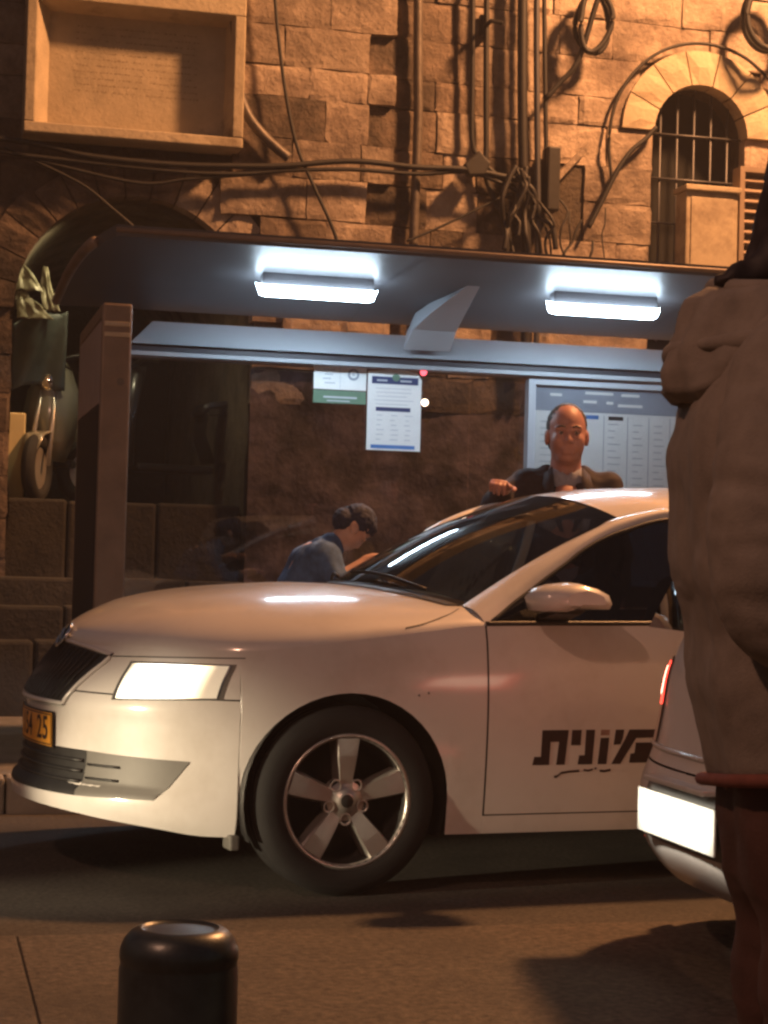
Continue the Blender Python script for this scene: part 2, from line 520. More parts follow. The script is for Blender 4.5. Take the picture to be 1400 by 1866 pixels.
def voussoir(cx, cz, r0, r1, a0, a1, yf, m='limestone_dressed', name='arch_stone', depth=.16):
    rows = []; na, nr = 3, 2
    for i in range(na + 1):
        row = []
        for j in range(nr + 1):
            a = a0 + (a1 - a0) * (i / na); r = r0 + (r1 - r0) * j / nr
            ed = i in (0, na) or j in (0, nr)
            if i == 0: a += .005 / r
            if i == na: a -= .005 / r
            row.append((cx + r * math.cos(a), yf + (.012 if ed else random.uniform(-.006, .003)), cz + r * math.sin(a)))
        rows.append(row)
    mb = MB(); mb.rows(rows)
    ring = [i * (nr + 1) for i in range(na + 1)] + [na * (nr + 1) + j for j in range(1, nr + 1)] \
        + [i * (nr + 1) + nr for i in range(na - 1, -1, -1)] + [j for j in range(nr - 1, 0, -1)]
    n = len(ring); b = len(mb.v)
    for k in ring: mb.v.append((mb.v[k][0], yf + depth, mb.v[k][2]))
    for k in range(n): mb.f.append((ring[k], ring[(k + 1) % n], b + (k + 1) % n, b + k))
    return mb.build(name, m, bd)


# openings: big passage arch, small barred window, slit, plaque
PAX, PAZ, PAR = -.10, 2.66, .76
WX, WZ, WR = 3.755, 4.13, .345
z = .15; row = 0
while z < 5.35:
    hgt = random.uniform(.20, .28); z1 = z + hgt; zm = (z + z1) / 2
    cuts = []
    if zm < PAZ: cuts.append((PAX - PAR, PAX + PAR))
    else:
        d = (PAR + .23)**2 - (zm - PAZ)**2
        if d > 0: cuts.append((PAX - math.sqrt(d) + .03, PAX + math.sqrt(d) - .03))
    if zm > 3.69 and zm < 4.86: cuts.append((-.80, .50))
    if zm < WZ: cuts.append((WX - WR, WX + WR))
    else:
        d = (WR + .24)**2 - (zm - WZ)**2
        if d > 0: cuts.append((WX - math.sqrt(d) + .03, WX + math.sqrt(d) - .03))
    if 3.34 < zm < 3.95: cuts.append((2.735, 2.92))
    if z1 < 2.32: cuts.append((.66, 5.6))
    cuts.sort(); x = -1.9; ints = []
    for a, b in cuts:
        if a - x > .04: ints.append((x, a))
        x = max(x, b)
    if 5.6 - x > .04: ints.append((x, 5.6))
    xq = 1.39 if row % 2 else 1.57
    fin = []
    for a, b in ints:
        if a < xq < b and z > 2.3: fin += [(a, xq), (xq, b)]
        else: fin.append((a, b))
    for a, b in fin:
        x = a
        while x < b - 1e-6:
            w = random.uniform(.30, .72)
            if x > 1.55 and x < 2.5: w = random.uniform(.22, .42)
            e = x + w
            if b - e < .16: e = b
            cxm = (x + e) / 2
            proud = .055 if (.55 < cxm < xq + .001 and z > 2.3) else random.uniform(-.008, .012)
            mt = 'limestone'
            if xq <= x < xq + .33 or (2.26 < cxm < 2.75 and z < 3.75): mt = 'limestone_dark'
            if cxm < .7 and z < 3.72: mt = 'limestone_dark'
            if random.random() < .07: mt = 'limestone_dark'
            rgh = .022 if cxm > 2.5 else .012
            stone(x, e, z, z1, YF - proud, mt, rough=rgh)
            x = e
    z = z1; row += 1
m = MB(); m.box(-2.4, PAX - PAR - .02, YF + .022, YF + .35, 0, 6.2); m.box(PAX + PAR + .02, WX - WR - .02, YF + .022, YF + .35, 0, 6.2)
m.box(WX + WR + .02, 7, YF + .022, YF + .35, 0, 6.2); m.box(PAX - PAR - .02, PAX + PAR + .02, YF + .022, YF + .35, PAZ + PAR + .03, 6.2)
m.box(WX - WR - .02, WX + WR + .02, YF + .022, YF + .35, WZ + WR + .02, 6.2)
m.build('mortar', 'mortar', bd)


def arch_fill(mb, cx, cz, r, x0, x1, ztop, y0, n=20):
    """spandrel between a round opening and a rectangle above it"""
    for i in range(n):
        a0 = math.pi * i / n; a1 = math.pi * (i + 1) / n
        p0 = (cx + r * math.cos(a0), cz + r * math.sin(a0)); p1 = (cx + r * math.cos(a1), cz + r * math.sin(a1))
        mb.add([(p0[0], y0, p0[1]), (p1[0], y0, p1[1]), (p1[0], y0, ztop), (p0[0], y0, ztop)], [(0, 1, 2, 3)])
        mb.add([(p0[0], y0, p0[1]), (p1[0], y0, p1[1]), (p1[0], y0 + .3, p1[1]), (p0[0], y0 + .3, p0[1])], [(0, 1, 2, 3)])


m = MB(); arch_fill(m, PAX, PAZ, PAR + .01, 0, 0, PAZ + PAR + .04, YF + .06); m.build('arch_core', 'mortar', bd)
m = MB(); arch_fill(m, WX, WZ, WR + .01, 0, 0, WZ + WR + .03, YF + .06); m.build('arch_core', 'mortar', bd)
n = 15
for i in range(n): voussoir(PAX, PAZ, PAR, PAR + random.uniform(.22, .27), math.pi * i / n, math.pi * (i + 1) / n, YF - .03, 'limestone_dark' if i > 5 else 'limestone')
n = 7
for i in range(n): voussoir(WX, WZ, WR, WR + .235, math.pi * i / n, math.pi * (i + 1) / n, YF - .045)
# lower wall behind the shelter: stained plaster
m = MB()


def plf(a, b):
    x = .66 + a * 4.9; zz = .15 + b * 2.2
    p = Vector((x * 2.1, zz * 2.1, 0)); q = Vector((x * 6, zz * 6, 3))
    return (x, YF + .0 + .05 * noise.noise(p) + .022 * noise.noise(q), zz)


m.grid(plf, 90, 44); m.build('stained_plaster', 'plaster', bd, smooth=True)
# barred window
win = MB(); win.box(WX - WR - .02, WX + WR + .02, YF + .30, YF + .33, 2.6, WZ + WR + .04)
wn = sub_parent(win.build('window', 'dark_void', bd), bd)
for i in range(5):
    x = WX - .25 + i * .125; zt = WZ + math.sqrt(max(0, (WR - .01)**2 - (x - WX)**2))
    m = MB(); m.tube([(x, YF + .10, 2.7), (x, YF + .10, zt)], .0085, 6); m.build('window_bar', 'bars', wn, smooth=True)
for zz in (3.52, 3.83, 4.14):
    m = MB(); m.tube([(WX - WR, YF + .085, zz), (WX + WR, YF + .085, zz)], .008, 6); m.build('window_crossbar', 'bars', wn, smooth=True)
# slit opening
m = MB(); m.prism([(2.735, 3.34), (2.92, 3.34), (2.92, 3.95), (2.735, 3.74)], lambda a, b, t: (a, t, b), YF + .045, YF + .05)
m.build('slit_opening', 'dark_void', bd)
m = MB(); m.prism([(2.725, 3.73), (2.93, 3.962), (2.93, 4.01), (2.725, 3.79)], lambda a, b, t: (a, t, b), YF - .05, YF + .08); m.build('slit_lintel', 'limestone', bd)

# passage interior
ps = bpy.data.objects.new('covered_passage', None); COL.objects.link(ps); ps.location = (PAX, 6, 0); struct(ps)
ps['_abs'] = 1; ORIG[ps.name] = Vector((PAX, 6, 0))
m = MB()
for (xx) in (PAX - PAR, PAX + PAR):
    m.grid(lambda a, b, xx=xx: (xx + .03 * noise.noise(Vector((a * 9, b * 7, xx))), YF + .06 + a * 4.2, .15 + b * (PAZ - .15)), 24, 16)
m.grid(lambda a, b: (PAX + (PAR + .01) * math.cos(math.pi * a), YF + .06 + b * 4.2, PAZ + (PAR + .01) * math.sin(math.pi * a)), 20, 4)
m.build('passage_vault', 'passage_wall', ps, smooth=True)
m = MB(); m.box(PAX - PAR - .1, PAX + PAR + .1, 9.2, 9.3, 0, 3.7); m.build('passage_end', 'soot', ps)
m = MB(); m.box(PAX - PAR, PAX + PAR, 5.24, 9.2, 1.2, 1.455); m.build('passage_floor', 'passage_wall', ps)
st = bpy.data.objects.new('stone_steps', None); COL.objects.link(st); st.location = (-.6, 4.5, .15); struct(st)
st['_abs'] = 1; ORIG[st.name] = Vector((-.6, 4.5, .15))
lv = [(4.35, .15, .60), (4.62, .60, .80), (4.86, .80, .975), (5.10, .975, 1.465)]
for k, (yy, za, zb) in enumerate(lv):
    x = -2.2 + (k % 2) * .2
    while x < .60:
        w = random.uniform(.42, .68); e = min(x + w, .64)
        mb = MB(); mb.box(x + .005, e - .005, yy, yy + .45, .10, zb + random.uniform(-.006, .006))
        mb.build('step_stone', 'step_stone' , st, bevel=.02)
        x = e

# ------------------------------------------------------------------ memorial plaque
pq = thing('stone_plaque', 'rectangular carved stone plaque with deep moulded frame and worn inscription', 'plaque', (-.16, 4.85, 3.72))
P0, P1, Q0, Q1 = -.845, .53, 3.735, 4.90
FY = 4.77
m = MB(); m.box(P0, P1, FY, 5.06, Q0, Q0 + .065); m.build('frame_bottom', 'limestone_dressed', pq, bevel=.008)
m = MB(); m.box(P0, P1, FY, 5.06, Q1 - .32, Q1); m.build('frame_top', 'limestone_dressed', pq, bevel=.008)
m = MB(); m.box(P0, P0 + .065, FY, 5.06, Q0 + .066, Q1 - .321); m.build('frame_side', 'limestone_dressed', pq, bevel=.008)
m = MB(); m.box(P1 - .07, P1, FY, 5.06, Q0 + .066, Q1 - .321); m.build('frame_side', 'limestone_dressed', pq, bevel=.008)
a0, a1, c0, c1 = P0 + .066, P1 - .071, Q0 + .067, Q1 - .322
i0, i1, j0, j1 = a0 + .09, a1 - .03, c0 + .03, c1 - .03
PY = 4.965
m = MB()
m.add([(a0, FY + .02, c0), (a0, FY + .02, c1), (i0, PY, j1), (i0, PY, j0)], [(0, 1, 2, 3)])
m.add([(a1, FY + .02, c0), (a1, FY + .02, c1), (i1, PY, j1), (i1, PY, j0)], [(0, 3, 2, 1)])
m.add([(a0, FY + .02, c0), (a1, FY + .02, c0), (i1, PY, j0), (i0, PY, j0)], [(0, 3, 2, 1)])
m.add([(a0, FY + .02, c1), (a1, FY + .02, c1), (i1, PY, j1), (i0, PY, j1)], [(0, 1, 2, 3)])
m.build('moulding', 'limestone_dressed', pq)
m = MB(); m.box(i0 - .02, i1 + .02, PY - .004, PY + .05, j0 - .02, j1 + .02); m.build('panel', 'limestone_dressed', pq)
m = MB()
for k in range(11):
    zz = j1 - .08 - k * .041; x = i0 + .15 + random.uniform(0, .03)
    while x < i1 - .18:
        w = random.uniform(.006, .022)
        if random.random() < .82: m.box(x, x + w, PY - .0052, PY - .003, zz + random.uniform(0, .004), zz + random.uniform(.006, .012))
        x += w + random.uniform(.004, .014)
ins = m.build('inscription', 'inscription', pq); ins['kind'] = 'stuff'

# ------------------------------------------------------------------ cables and pipes on the facade


def cable(name, pts, r, label, cat='cable', m='cable', y=4.90, grp=None, n=6, seg=7):
    P = [(a, y, b) if len(q) == 2 else q for q in pts for a, b in [(q[0], q[-1])]]
    P = smooth_path(P, seg)
    c = sum(P, Vector()) / len(P)
    mb = MB(); mb.tube(P, r, n)
    me_o = mb.build(name, m, None, smooth=True)
    return tag(me_o, label, cat, grp)


cable('hanging_cable', [(.711, 4.881), (.741, 4.597), (.781, 4.314), (.825, 4.068), (.898, 3.788), (1.013, 3.546), (1.168, 3.228), (1.21, 3.0)], .012,
      'long thin black cable hanging down the pale wall and drifting right', y=4.85)
cable('service_pipe', [(.446, 4.99), (.48, 4.435), (.501, 4.187), (.56, 3.996), (.683, 3.846), (.849, 3.717)], .034,
      'thick dark pipe bending away at the right edge of the stone plaque', 'pipe', 'pipe_metal', y=4.87)
cable('horizontal_cable', [(-1.3, 3.70), (-.78, 3.677), (-.439, 3.624), (.046, 3.61), (.503, 3.632), (.825, 3.66), (1.26, 3.723), (1.704, 3.717), (2.042, 3.729), (2.424, 3.685)], .020,
      'heavy black cable running level across the wall under the plaque', y=4.84)
cable('horizontal_cable', [(-.9, 3.60), (.048, 3.57), (.506, 3.584), (.828, 3.63), (1.263, 3.671), (1.708, 3.676), (2.083, 3.712), (2.44, 3.60)], .015,
      'thinner slack cable just below the heavy level cable', y=4.85)
cable('horizontal_cable', [(-1.2, 3.66), (-.6, 3.55), (-.1, 3.48), (.2, 3.53), (.66, 3.60), (.9, 3.645)], .012,
      'sagging cable crossing in front of the dark passage arch', y=4.86)
cable('horizontal_cable', [(-.95, 3.64), (-.5, 3.46), (-.28, 3.31), (-.05, 3.12), (.1, 2.9)], .010,
      'thin wire slanting down in front of the passage arch', y=4.86)
cable('vertical_pipe', [(1.693, 5.2), (1.712, 4.4), (1.722, 4.0), (1.711, 3.166), (1.71, 2.4)], .032, 'brown drainpipe standing beside the stepped quoin stones', 'pipe', 'pipe_metal', y=4.93)
cable('vertical_cable', [(2.067, 5.2), (2.085, 4.4), (2.094, 3.961), (2.14, 3.84), (2.25, 3.74), (2.40, 3.66)], .017, 'black cable dropping beside the pale stones then bending to the tangle', y=4.92)
cable('vertical_cable', [(2.166, 5.2), (2.18, 4.4), (2.193, 3.933), (2.20, 3.70), (2.30, 3.50), (2.42, 3.40)], .020, 'second black cable dropping close to the tall pipes', y=4.92)
cable('vertical_pipe', [(2.404, 5.2), (2.42, 4.4), (2.442, 3.805), (2.482, 3.144), (2.49, 2.4)], .034, 'tall black downpipe left of the pale one', 'pipe', 'cable', y=4.88)
cable('vertical_pipe', [(2.50, 5.2), (2.512, 4.6), (2.526, 4.182), (2.559, 3.149), (2.56, 2.4)], .021, 'slim pale metal conduit beside the tall black downpipe', 'pipe', 'bars', y=4.87)
cable('vertical_pipe', [(2.56, 5.2), (2.58, 4.6), (2.60, 4.1), (2.62, 3.6)], .016, 'short black conduit to the right of the pale one', 'pipe', 'cable', y=4.90)
cable('slanting_cable', [(3.40, 4.14), (3.32, 4.05), (3.225, 3.966), (3.129, 3.827), (3.035, 3.633), (2.93, 3.42)], .017, 'dark cable slanting down from the left side of the barred window', y=4.92)
cable('slanting_cable', [(1.648, 3.231), (1.869, 3.337), (2.167, 3.50), (2.35, 3.60)], .009, 'thin wire rising to the cable tangle just above the shelter roof', y=4.86)
cable('arch_cable', [(3.10, 3.75), (3.07, 4.0), (3.11, 4.28), (3.25, 4.52), (3.47, 4.69), (3.75, 4.755), (4.05, 4.69), (4.30, 4.50)], .012, 'thin cable following the outer edge of the window arch', y=4.945)
loop = [(2.89 + .105 * math.cos(t), 4.87, 4.80 + .21 * math.sin(t)) for t in [math.pi * 2 * k / 16 + 1.2 for k in range(33)]]
loop = [(p[0] + .02 * math.sin(k * .7), 4.87 - .003 * k, p[2] + .015 * math.cos(k * .9)) for k, p in enumerate(loop)]
cable('cable_coil', loop + [(2.80, 4.83, 4.53), (2.69, 4.86, 4.38), (2.58, 4.88, 4.25)], .020, 'coiled loop of black cable hung high between conduit and window arch', 'cable', y=4.85, seg=3)
loop = [(4.16 + .17 * math.cos(t), 4.87 - .004 * i, 4.93 + .22 * math.sin(t)) for i, t in enumerate([math.pi * 2 * k / 16 + .3 for k in range(30)])]
cable('cable_coil', loop, .022, 'coil of black cable at the upper right corner above the window arch', 'cable', seg=3)
random.seed(5)
for k in range(9):
    x0 = 2.40 + random.uniform(-.04, .05); z0 = 3.72 + random.uniform(-.08, .06)
    pts = [(x0, 4.86 - .01 * k, z0)]
    for j in range(5):
        x0 += random.uniform(-.06, .09); z0 -= random.uniform(.06, .16); pts.append((x0, 4.84 - random.uniform(0, .06), z0))
    cable('tangled_wire', pts, random.uniform(.008, .019), 'one of the black wires in the tangle below the downpipes', 'cable', grp='tangled wires under the downpipes')
for k in range(6):
    x0 = 2.60 + k * .085; z0 = 3.42 + random.uniform(-.1, .18)
    pts = [(x0, 4.86, z0)]
    for j in range(4):
        x0 += random.uniform(-.07, .07); z0 -= random.uniform(.07, .12); pts.append((x0, 4.86 - random.uniform(0, .04), z0))
    cable('loose_wire', pts, random.uniform(.005, .009), 'one of the loose thin wires below the slit opening', 'cable', grp='loose wires under the slit')
m = MB()
m.prism([(2.02, 3.76), (2.12, 3.86), (2.2, 3.78), (2.16, 3.70), (2.05, 3.69)], lambda a, b, t: (a, t, b), 4.82, 4.9)
tag(m.build('junction_box', 'cable', None, bevel=.01), 'small black junction box where level and vertical cables meet', 'junction box')
m = MB(); m.box(2.60, 2.69, 4.83, 4.97, 3.50, 3.93)
tag(m.build('meter_box', 'cable', None, bevel=.012), 'narrow black box fixed beside the pale conduit', 'meter box')

cb = thing('wall_cabinet', 'tan metal cabinet with bright lit top edge below the barred window', 'cabinet', (3.75, 4.85, 2.6))
m = MB(); m.box(3.565, 3.945, 4.76, 4.95, 2.6, 3.69); m.build('body', 'cabinet', cb, bevel=.01)
m = MB(); m.box(3.55, 3.96, 4.73, 4.96, 3.691, 3.73); m.build('lid', 'limestone_dressed', cb, bevel=.008)
m = MB(); m.box(3.60, 3.91, 4.752, 4.7595, 2.7, 3.65); m.build('door', 'cabinet', cb, bevel=.003)
sh = thing('louvred_shutter', 'brown louvred shutter at the right edge of the facade', 'shutter', (4.3, 4.85, 3.3))
m = MB(); m.box(3.985, 4.02, 4.82, 4.95, 2.9, 3.90); m.box(4.62, 4.66, 4.82, 4.95, 2.9, 3.90); m.box(4.02, 4.62, 4.82, 4.95, 3.865, 3.90)
m.build('frame', 'shutter', sh)
for k in range(13):
    zz = 2.95 + k * .071
    m = MB(); m.add([(4.021, 4.83, zz), (4.619, 4.83, zz), (4.619, 4.90, zz + .055), (4.021, 4.90, zz + .055),
                     (4.021, 4.84, zz - .008), (4.619, 4.84, zz - .008), (4.619, 4.91, zz + .047), (4.021, 4.91, zz + .047)],
                    [(0, 1, 2, 3), (7, 6, 5, 4), (0, 4, 5, 1), (3, 2, 6, 7), (0, 3, 7, 4), (1, 5, 6, 2)])
    m.build('slat', 'shutter', sh)
lm = thing('iron_bracket', 'small black iron bracket high on the pale stones', 'bracket', (2.17, 4.95, 4.7))
m = MB(); m.tube([(2.17, 4.98, 4.72), (2.17, 4.80, 4.72), (2.24, 4.76, 4.70)], .016, 6); m.build('arm', 'cable', lm)
m = MB(); m.box(2.14, 2.20, 4.94, 4.985, 4.66, 4.80); m.build('plate', 'cable', lm)

# ------------------------------------------------------------------ things in the passage


def scooter(loc, rz, label, body):
    t = thing('motor_scooter', label, 'scooter', loc, rz, None, absolute=False); t.scale = (.95, .95, .95)
    for x in (.60, -.62):
        w = MB(); prof = []
        for k in range(13):
            a = 2 * math.pi * k / 12; prof.append((.19 + .05 * math.cos(a), .05 * math.sin(a)))
        w.lathe(prof, 24, (x, 0, .24), 'y'); wo = w.build('wheel', 'rubber', t, smooth=True)
        w = MB(); w.lathe([(.0, -.02), (.15, -.02), (.15, .02), (0, .02)], 16, (x, 0, .24), 'y'); w.build('rim', 'alloy', wo)
    mb = MB(); mb.rows([[(.75, y * .05, .36), (.66, y * .07, .47), (.52, y * .07, .50), (.42, y * .06, .42)] for y in (-1, -.5, 0, .5, 1)])
    mb.build('front_mudguard', body, t, smooth=True, solid=.012)
    mb = MB()
    mb.rows([[(.30 + .12 * (1 - abs(y)**2) + dx, y * wv, zz) for zz, wv, dx in ((.30, .10, .0), (.45, .17, .02), (.62, .20, .03), (.80, .18, -.01), (.95, .11, -.06), (1.02, .05, -.09))] for y in (-1, -.6, -.2, .2, .6, 1)])
    mb.build('leg_shield', body, t, smooth=True, solid=.02)
    mb = MB(); mb.tube([(.57, .07, .26), (.46, .06, .6), (.33, .03, .98)], .018, 8); mb.tube([(.57, -.07, .26), (.46, -.06, .6), (.33, -.03, .98)], .018, 8)
    mb.build('fork', 'alloy', t, smooth=True)
    mb = MB(); mb.tube(smooth_path([(.20, -.34, 1.04), (.27, -.2, 1.06), (.31, 0, 1.02), (.27, .2, 1.06), (.20, .34, 1.04)]), .016, 8)
    hb = mb.build('handlebar', 'black_plastic', t, smooth=True)
    for s in (-1, 1):
        mb = MB(); mb.tube([(.25, s * .27, 1.06), (.27, s * .33, 1.20)], .006, 6); mb.lathe([(.0, 0), (.05, .005), (.055, .015), (.0, .02)], 14, (.27, s * .34, 1.22), 'x')
        mb.build('mirror', 'chrome', hb, smooth=True)
    mb = MB(); mb.lathe([(.075, .0), (.07, .03), (.04, .045), (0, .05)], 18, (.40, 0, .86), 'x'); mb.build('headlamp', 'reflector', t, smooth=True)
    mb = MB(); mb.box(-.30, .28, -.14, .14, .26, .32); mb.build('footboard', 'black_plastic', t, bevel=.02)
    mb = MB(); mb.rows([[(-.86 + .02, y * .10, .58), (-.80, y * .17, .50), (-.55, y * .20, .38), (-.3, y * .17, .34), (-.22, y * .16, .55), (-.24, y * .15, .70), (-.5, y * .16, .72), (-.84, y * .12, .74)] for y in (-1, -.5, 0, .5, 1)], close=True)
    mb.build('tail_body', body, t, smooth=True)
    mb = MB(); mb.rows([[(-.86, y * .11, .74), (-.80, y * .15, .80), (-.5, y * .16, .80), (-.25, y * .13, .76), (-.2, y * .10, .70)] for y in (-1, -.5, 0, .5, 1)])
    mb.build('seat', 'scooter_dark', t, smooth=True, solid=.05)
    return t


scooter((-.44, 6.05, 1.455), R(-112), 'cream and black motor scooter parked in the stone passage left of the shelter', 'scooter_cream')
scooter((.28, 6.0, 1.455), R(190), 'dark motor scooter half hidden behind the shelter glass', 'scooter_dark')
tp = MB()


def tarp(a, b):
    x = -.84 + a * .36; zz = 2.62 - b * .42 + a * .14
    return (x, 5.55 + b * .12 + .03 * math.sin(a * 9 + b * 3), zz + .03 * math.sin(b * 6 + a * 5) - .10 * b * a)


tp.grid(tarp, 16, 16); tag(tp.build('tarpaulin', 'tarp', None, smooth=True, solid=.008), 'grey green tarpaulin hanging over the parked scooter', 'tarpaulin')
m = MB(); m.box(-.88 + .03, -.735, 5.5, 5.62, 1.46, 2.04); tag(m.build('cream_crate', 'cream_board', None, bevel=.01), 'cream board box standing beside the scooter against the passage jamb', 'box')
sheets = [((-.85, 2.84), .20, .26, 'crumpled pale yellow plastic sheet hung highest in the passage'), ((-.82, 2.66), .24, .22, 'creased yellow plastic sheet bundled above the tarpaulin'),
          ((-.66, 2.72), .12, .36, 'long curling yellow plastic strip beside the crumpled sheets')]
for k, ((sx, sz), w, hh, lb) in enumerate(sheets):
    mb = MB()

    def fs(a, b, sx=sx, sz=sz, w=w, hh=hh, k=k):
        return (sx + a * w * (1 - .75 * b) + .006 * math.sin(b * 5 + k), 5.45 + .03 * noise.noise(Vector((a * 6, b * 3, k * 3))) + .02 * k, sz + b * hh * .8 + .012 * noise.noise(Vector((a * 5, b * 3, k + 9))))
    mb.grid(fs, 10, 14); tag(mb.build('plastic_sheet', 'plastic_sheet', None, smooth=True, solid=.004), lb, 'plastic sheet')

# ================================================================== BUS SHELTER
SZ = .15
bs = thing('bus_shelter', 'grey metal bus shelter with two lit tube lamps under its sloping roof', 'bus shelter', (1.5, 3.0, SZ))
roofz = herm([(1.90, 2.625), (2.3, 2.605), (2.8, 2.545), (3.24, 2.462)])
leftx = herm([(1.90, -.535), (2.2, -.60), (2.7, -.66), (3.24, -.695)])
RX = 3.75


def roof_pt(a, b, dz=0.0):
    yy = 1.90 + b * 1.34; x = leftx(yy) + a * (RX - leftx(yy))
    return (x, yy, roofz(yy) + dz)


m = MB(); m.grid(lambda a, b: roof_pt(a, b), 12, 16); m.grid(lambda a, b: roof_pt(a, b, .055), 12, 16)
m.grid(lambda a, b: roof_pt(0, a, .055 * b), 16, 1); m.grid(lambda a, b: roof_pt(1, a, .055 * b), 16, 1)
m.grid(lambda a, b: roof_pt(a, 0, .055 * b), 12, 1); m.grid(lambda a, b: roof_pt(a, 1, .055 * b), 12, 1)
rf = sub_parent(m.build('roof', 'shelter_metal', bs), bs)
for p in rf.data.polygons: p.use_smooth = abs(p.normal.z) > .5
m = MB(); m.tube([roof_pt(0, 0, .03), roof_pt(.5, 0, .03), roof_pt(1, 0, .03)], .013, 8); m.build('front_edge', 'shelter_bronze', rf, smooth=True)
m = MB(); m.tube([roof_pt(-.004, b / 10, .022) for b in range(2, 11)], .028, 8); m.build('side_edge', 'shelter_bronze', rf, smooth=True)
for xa in (.36, .75):
    m = MB(); m.grid(lambda a, b, xa=xa: (roof_pt(xa, b)[0] + (a - .5) * .012, roof_pt(xa, b)[1], roof_pt(xa, b)[2] - .003), 1, 16); m.build('roof_joint', 'shelter_dark', rf)
# lamps
for (xa, xb) in ((.245, .893), (1.822, 2.470)):
    yc = 2.50; zc = roofz(yc)
    m = MB(); m.box(xa + .03, xb - .03, yc - .03, yc + .06, zc - .062, zc + .004)
    lp = sub_parent(m.build('lamp', 'shelter_metal', bs, bevel=.006), bs)
    rows = []
    for i in range(25):
        t = i / 24; x = xa + (xb - xa) * t; e = min(1, math.sqrt(max(0, 1 - max(0, abs(t - .5) * 2 - .86)**2 / .14**2)))
        rows.append([(x, yc + .015 + .075 * e * math.cos(q), zc - .048 - .066 * e * math.sin(q)) for q in [math.pi * (.10 + .80 * k / 10) for k in range(11)]])
    m = MB(); m.rows(rows); m.add([p for r in rows for p in (r[0], r[-1])], [(2 * i, 2 * i + 1, 2 * i + 3, 2 * i + 2) for i in range(24)]); m.build('diffuser', 'tube_light', lp, smooth=True)
# back beam with slanted lit face
m = MB()
BX0, BX1 = -.33, 3.45
m.add([(BX0, 3.06, 2.258), (BX1, 3.06, 2.258), (BX1, 3.26, 2.405), (BX0 + .14, 3.26, 2.405),
       (BX0, 3.30, 2.258), (BX1, 3.30, 2.258), (BX1, 3.30, 2.405), (BX0 + .14, 3.30, 2.405)],
      [(0, 1, 2, 3), (4, 7, 6, 5), (0, 4, 5, 1), (3, 2, 6, 7), (0, 3, 7, 4), (1, 5, 6, 2)])
m.build('back_beam', 'shelter_white', bs, bevel=.004)
m = MB(); m.box(BX0, BX1, 3.09, 3.28, 2.222, 2.256); m.build('beam_trim', 'shelter_dark', bs)
m = MB(); m.box(BX0, BX1, 3.075, 3.27, 2.196, 2.219); m.build('glass_rail', 'shelter_white', bs, bevel=.003)
# bracket arms between beam and roof
for bx in (1.31, 3.30):
    prof = [(3.04, 2.30, .135), (2.95, 2.40, .125), (2.8, 2.47, .10), (2.6, 2.545, .06), (2.45, 2.60, .03)]
    m = MB()
    rows = []
    for yy, zz, hw in prof:
        zt = min(zz + .10, roofz(yy) - .002)
        cx = bx + (3.04 - yy) * .17
        rows.append([(cx - hw, yy, zz), (cx + hw, yy, zz), (cx + hw * .8, yy + .05, zt), (cx - hw * .8, yy + .05, zt)])
    m.rows(rows, close=True); m.add(rows[0], [(0, 1, 2, 3)]); m.add(rows[-1], [(3, 2, 1, 0)])
    m.build('roof_bracket', 'shelter_white', bs, bevel=.012)
for px_ in (-.40, 3.52):
    m = MB(); m.box(px_ - .045, px_ + .045, 3.16, 3.28, SZ, 2.47); m.build('post', 'shelter_dark', bs, bevel=.01)
m = MB(); m.box(-.34, 1.60, 3.165, 3.175, .42, 2.194); m.build('glass_pane', 'shelter_glass', bs)
m = MB(); m.box(1.605, 3.46, 3.165, 3.175, .42, 2.194); m.build('glass_pane', 'shelter_glass', bs)
m = MB(); m.box(-.34, 3.46, 3.14, 3.20, .36, .415); m.build('bottom_rail', 'shelter_dark', bs)
m = MB(); m.box(.5, 2.9, 2.74, 3.05, .60, .645); bn = sub_parent(m.build('bench_seat', 'shelter_dark', bs, bevel=.01), bs)
for xx in (.7, 2.7):
    m = MB(); m.box(xx - .03, xx + .03, 2.80, 3.0, SZ, .598); m.build('bench_leg', 'shelter_dark', bn)

# advertising panel at the left end
ad = thing('advertising_panel', 'tall bronze framed advertising panel at the left end of the shelter', 'advertising panel', (-.52, 2.7, SZ))
AX0, AX1, AY0, AY1, AZ1 = -.592, -.452, 1.85, 3.12, 2.30
m = MB(); m.box(AX0 + .012, AX1 - .012, AY0 + .014, AY1 - .014, SZ, AZ1 - .02); m.build('core', 'shelter_dark', ad)
m = MB(); m.box(AX0, AX1, AY0, AY0 + .05, SZ, AZ1); m.build('end_profile', 'shelter_bronze', ad, bevel=.012)
m = MB(); m.box(AX0, AX1, AY1 - .05, AY1, SZ, AZ1); m.build('end_profile', 'shelter_bronze', ad, bevel=.012)
m = MB(); m.box(AX0 - .002, AX1 + .002, AY0 + .051, AY1 - .051, AZ1 - .07, AZ1 - .003); m.build('top_profile', 'shelter_bronze', ad, bevel=.008)
for zz in (AZ1 - .11, AZ1 - .16):
    m = MB(); m.box(AX0 + .01, AX1 - .01, AY0 - .006, AY0 - .001, zz, zz + .022); m.build('vent_slat', 'cabinet', ad, bevel=.003)
m = MB(); m.box(AX0 - .001, AX0 + .008, AY0 + .06, AY1 - .06, 1.83, AZ1 - .08); m.build('header', 'header_panel', ad)
m = MB(); m.box(AX0 - .001, AX0 + .008, AY0 + .06, AY1 - .06, .45, 1.825); m.build('poster', 'poster_dark', ad)
m = MB(); m.box(AX1 - .008, AX1 + .001, AY0 + .06, AY1 - .06, .45, AZ1 - .08); m.build('poster', 'poster_dark', ad)
m = MB(); m.lathe([(0, 0), (.018, 0), (.018, .006), (.008, .011), (0, .012)], 14, (-.50, AY0 - .011, 1.93), 'y'); m.build('lock', 'pipe_metal', ad)


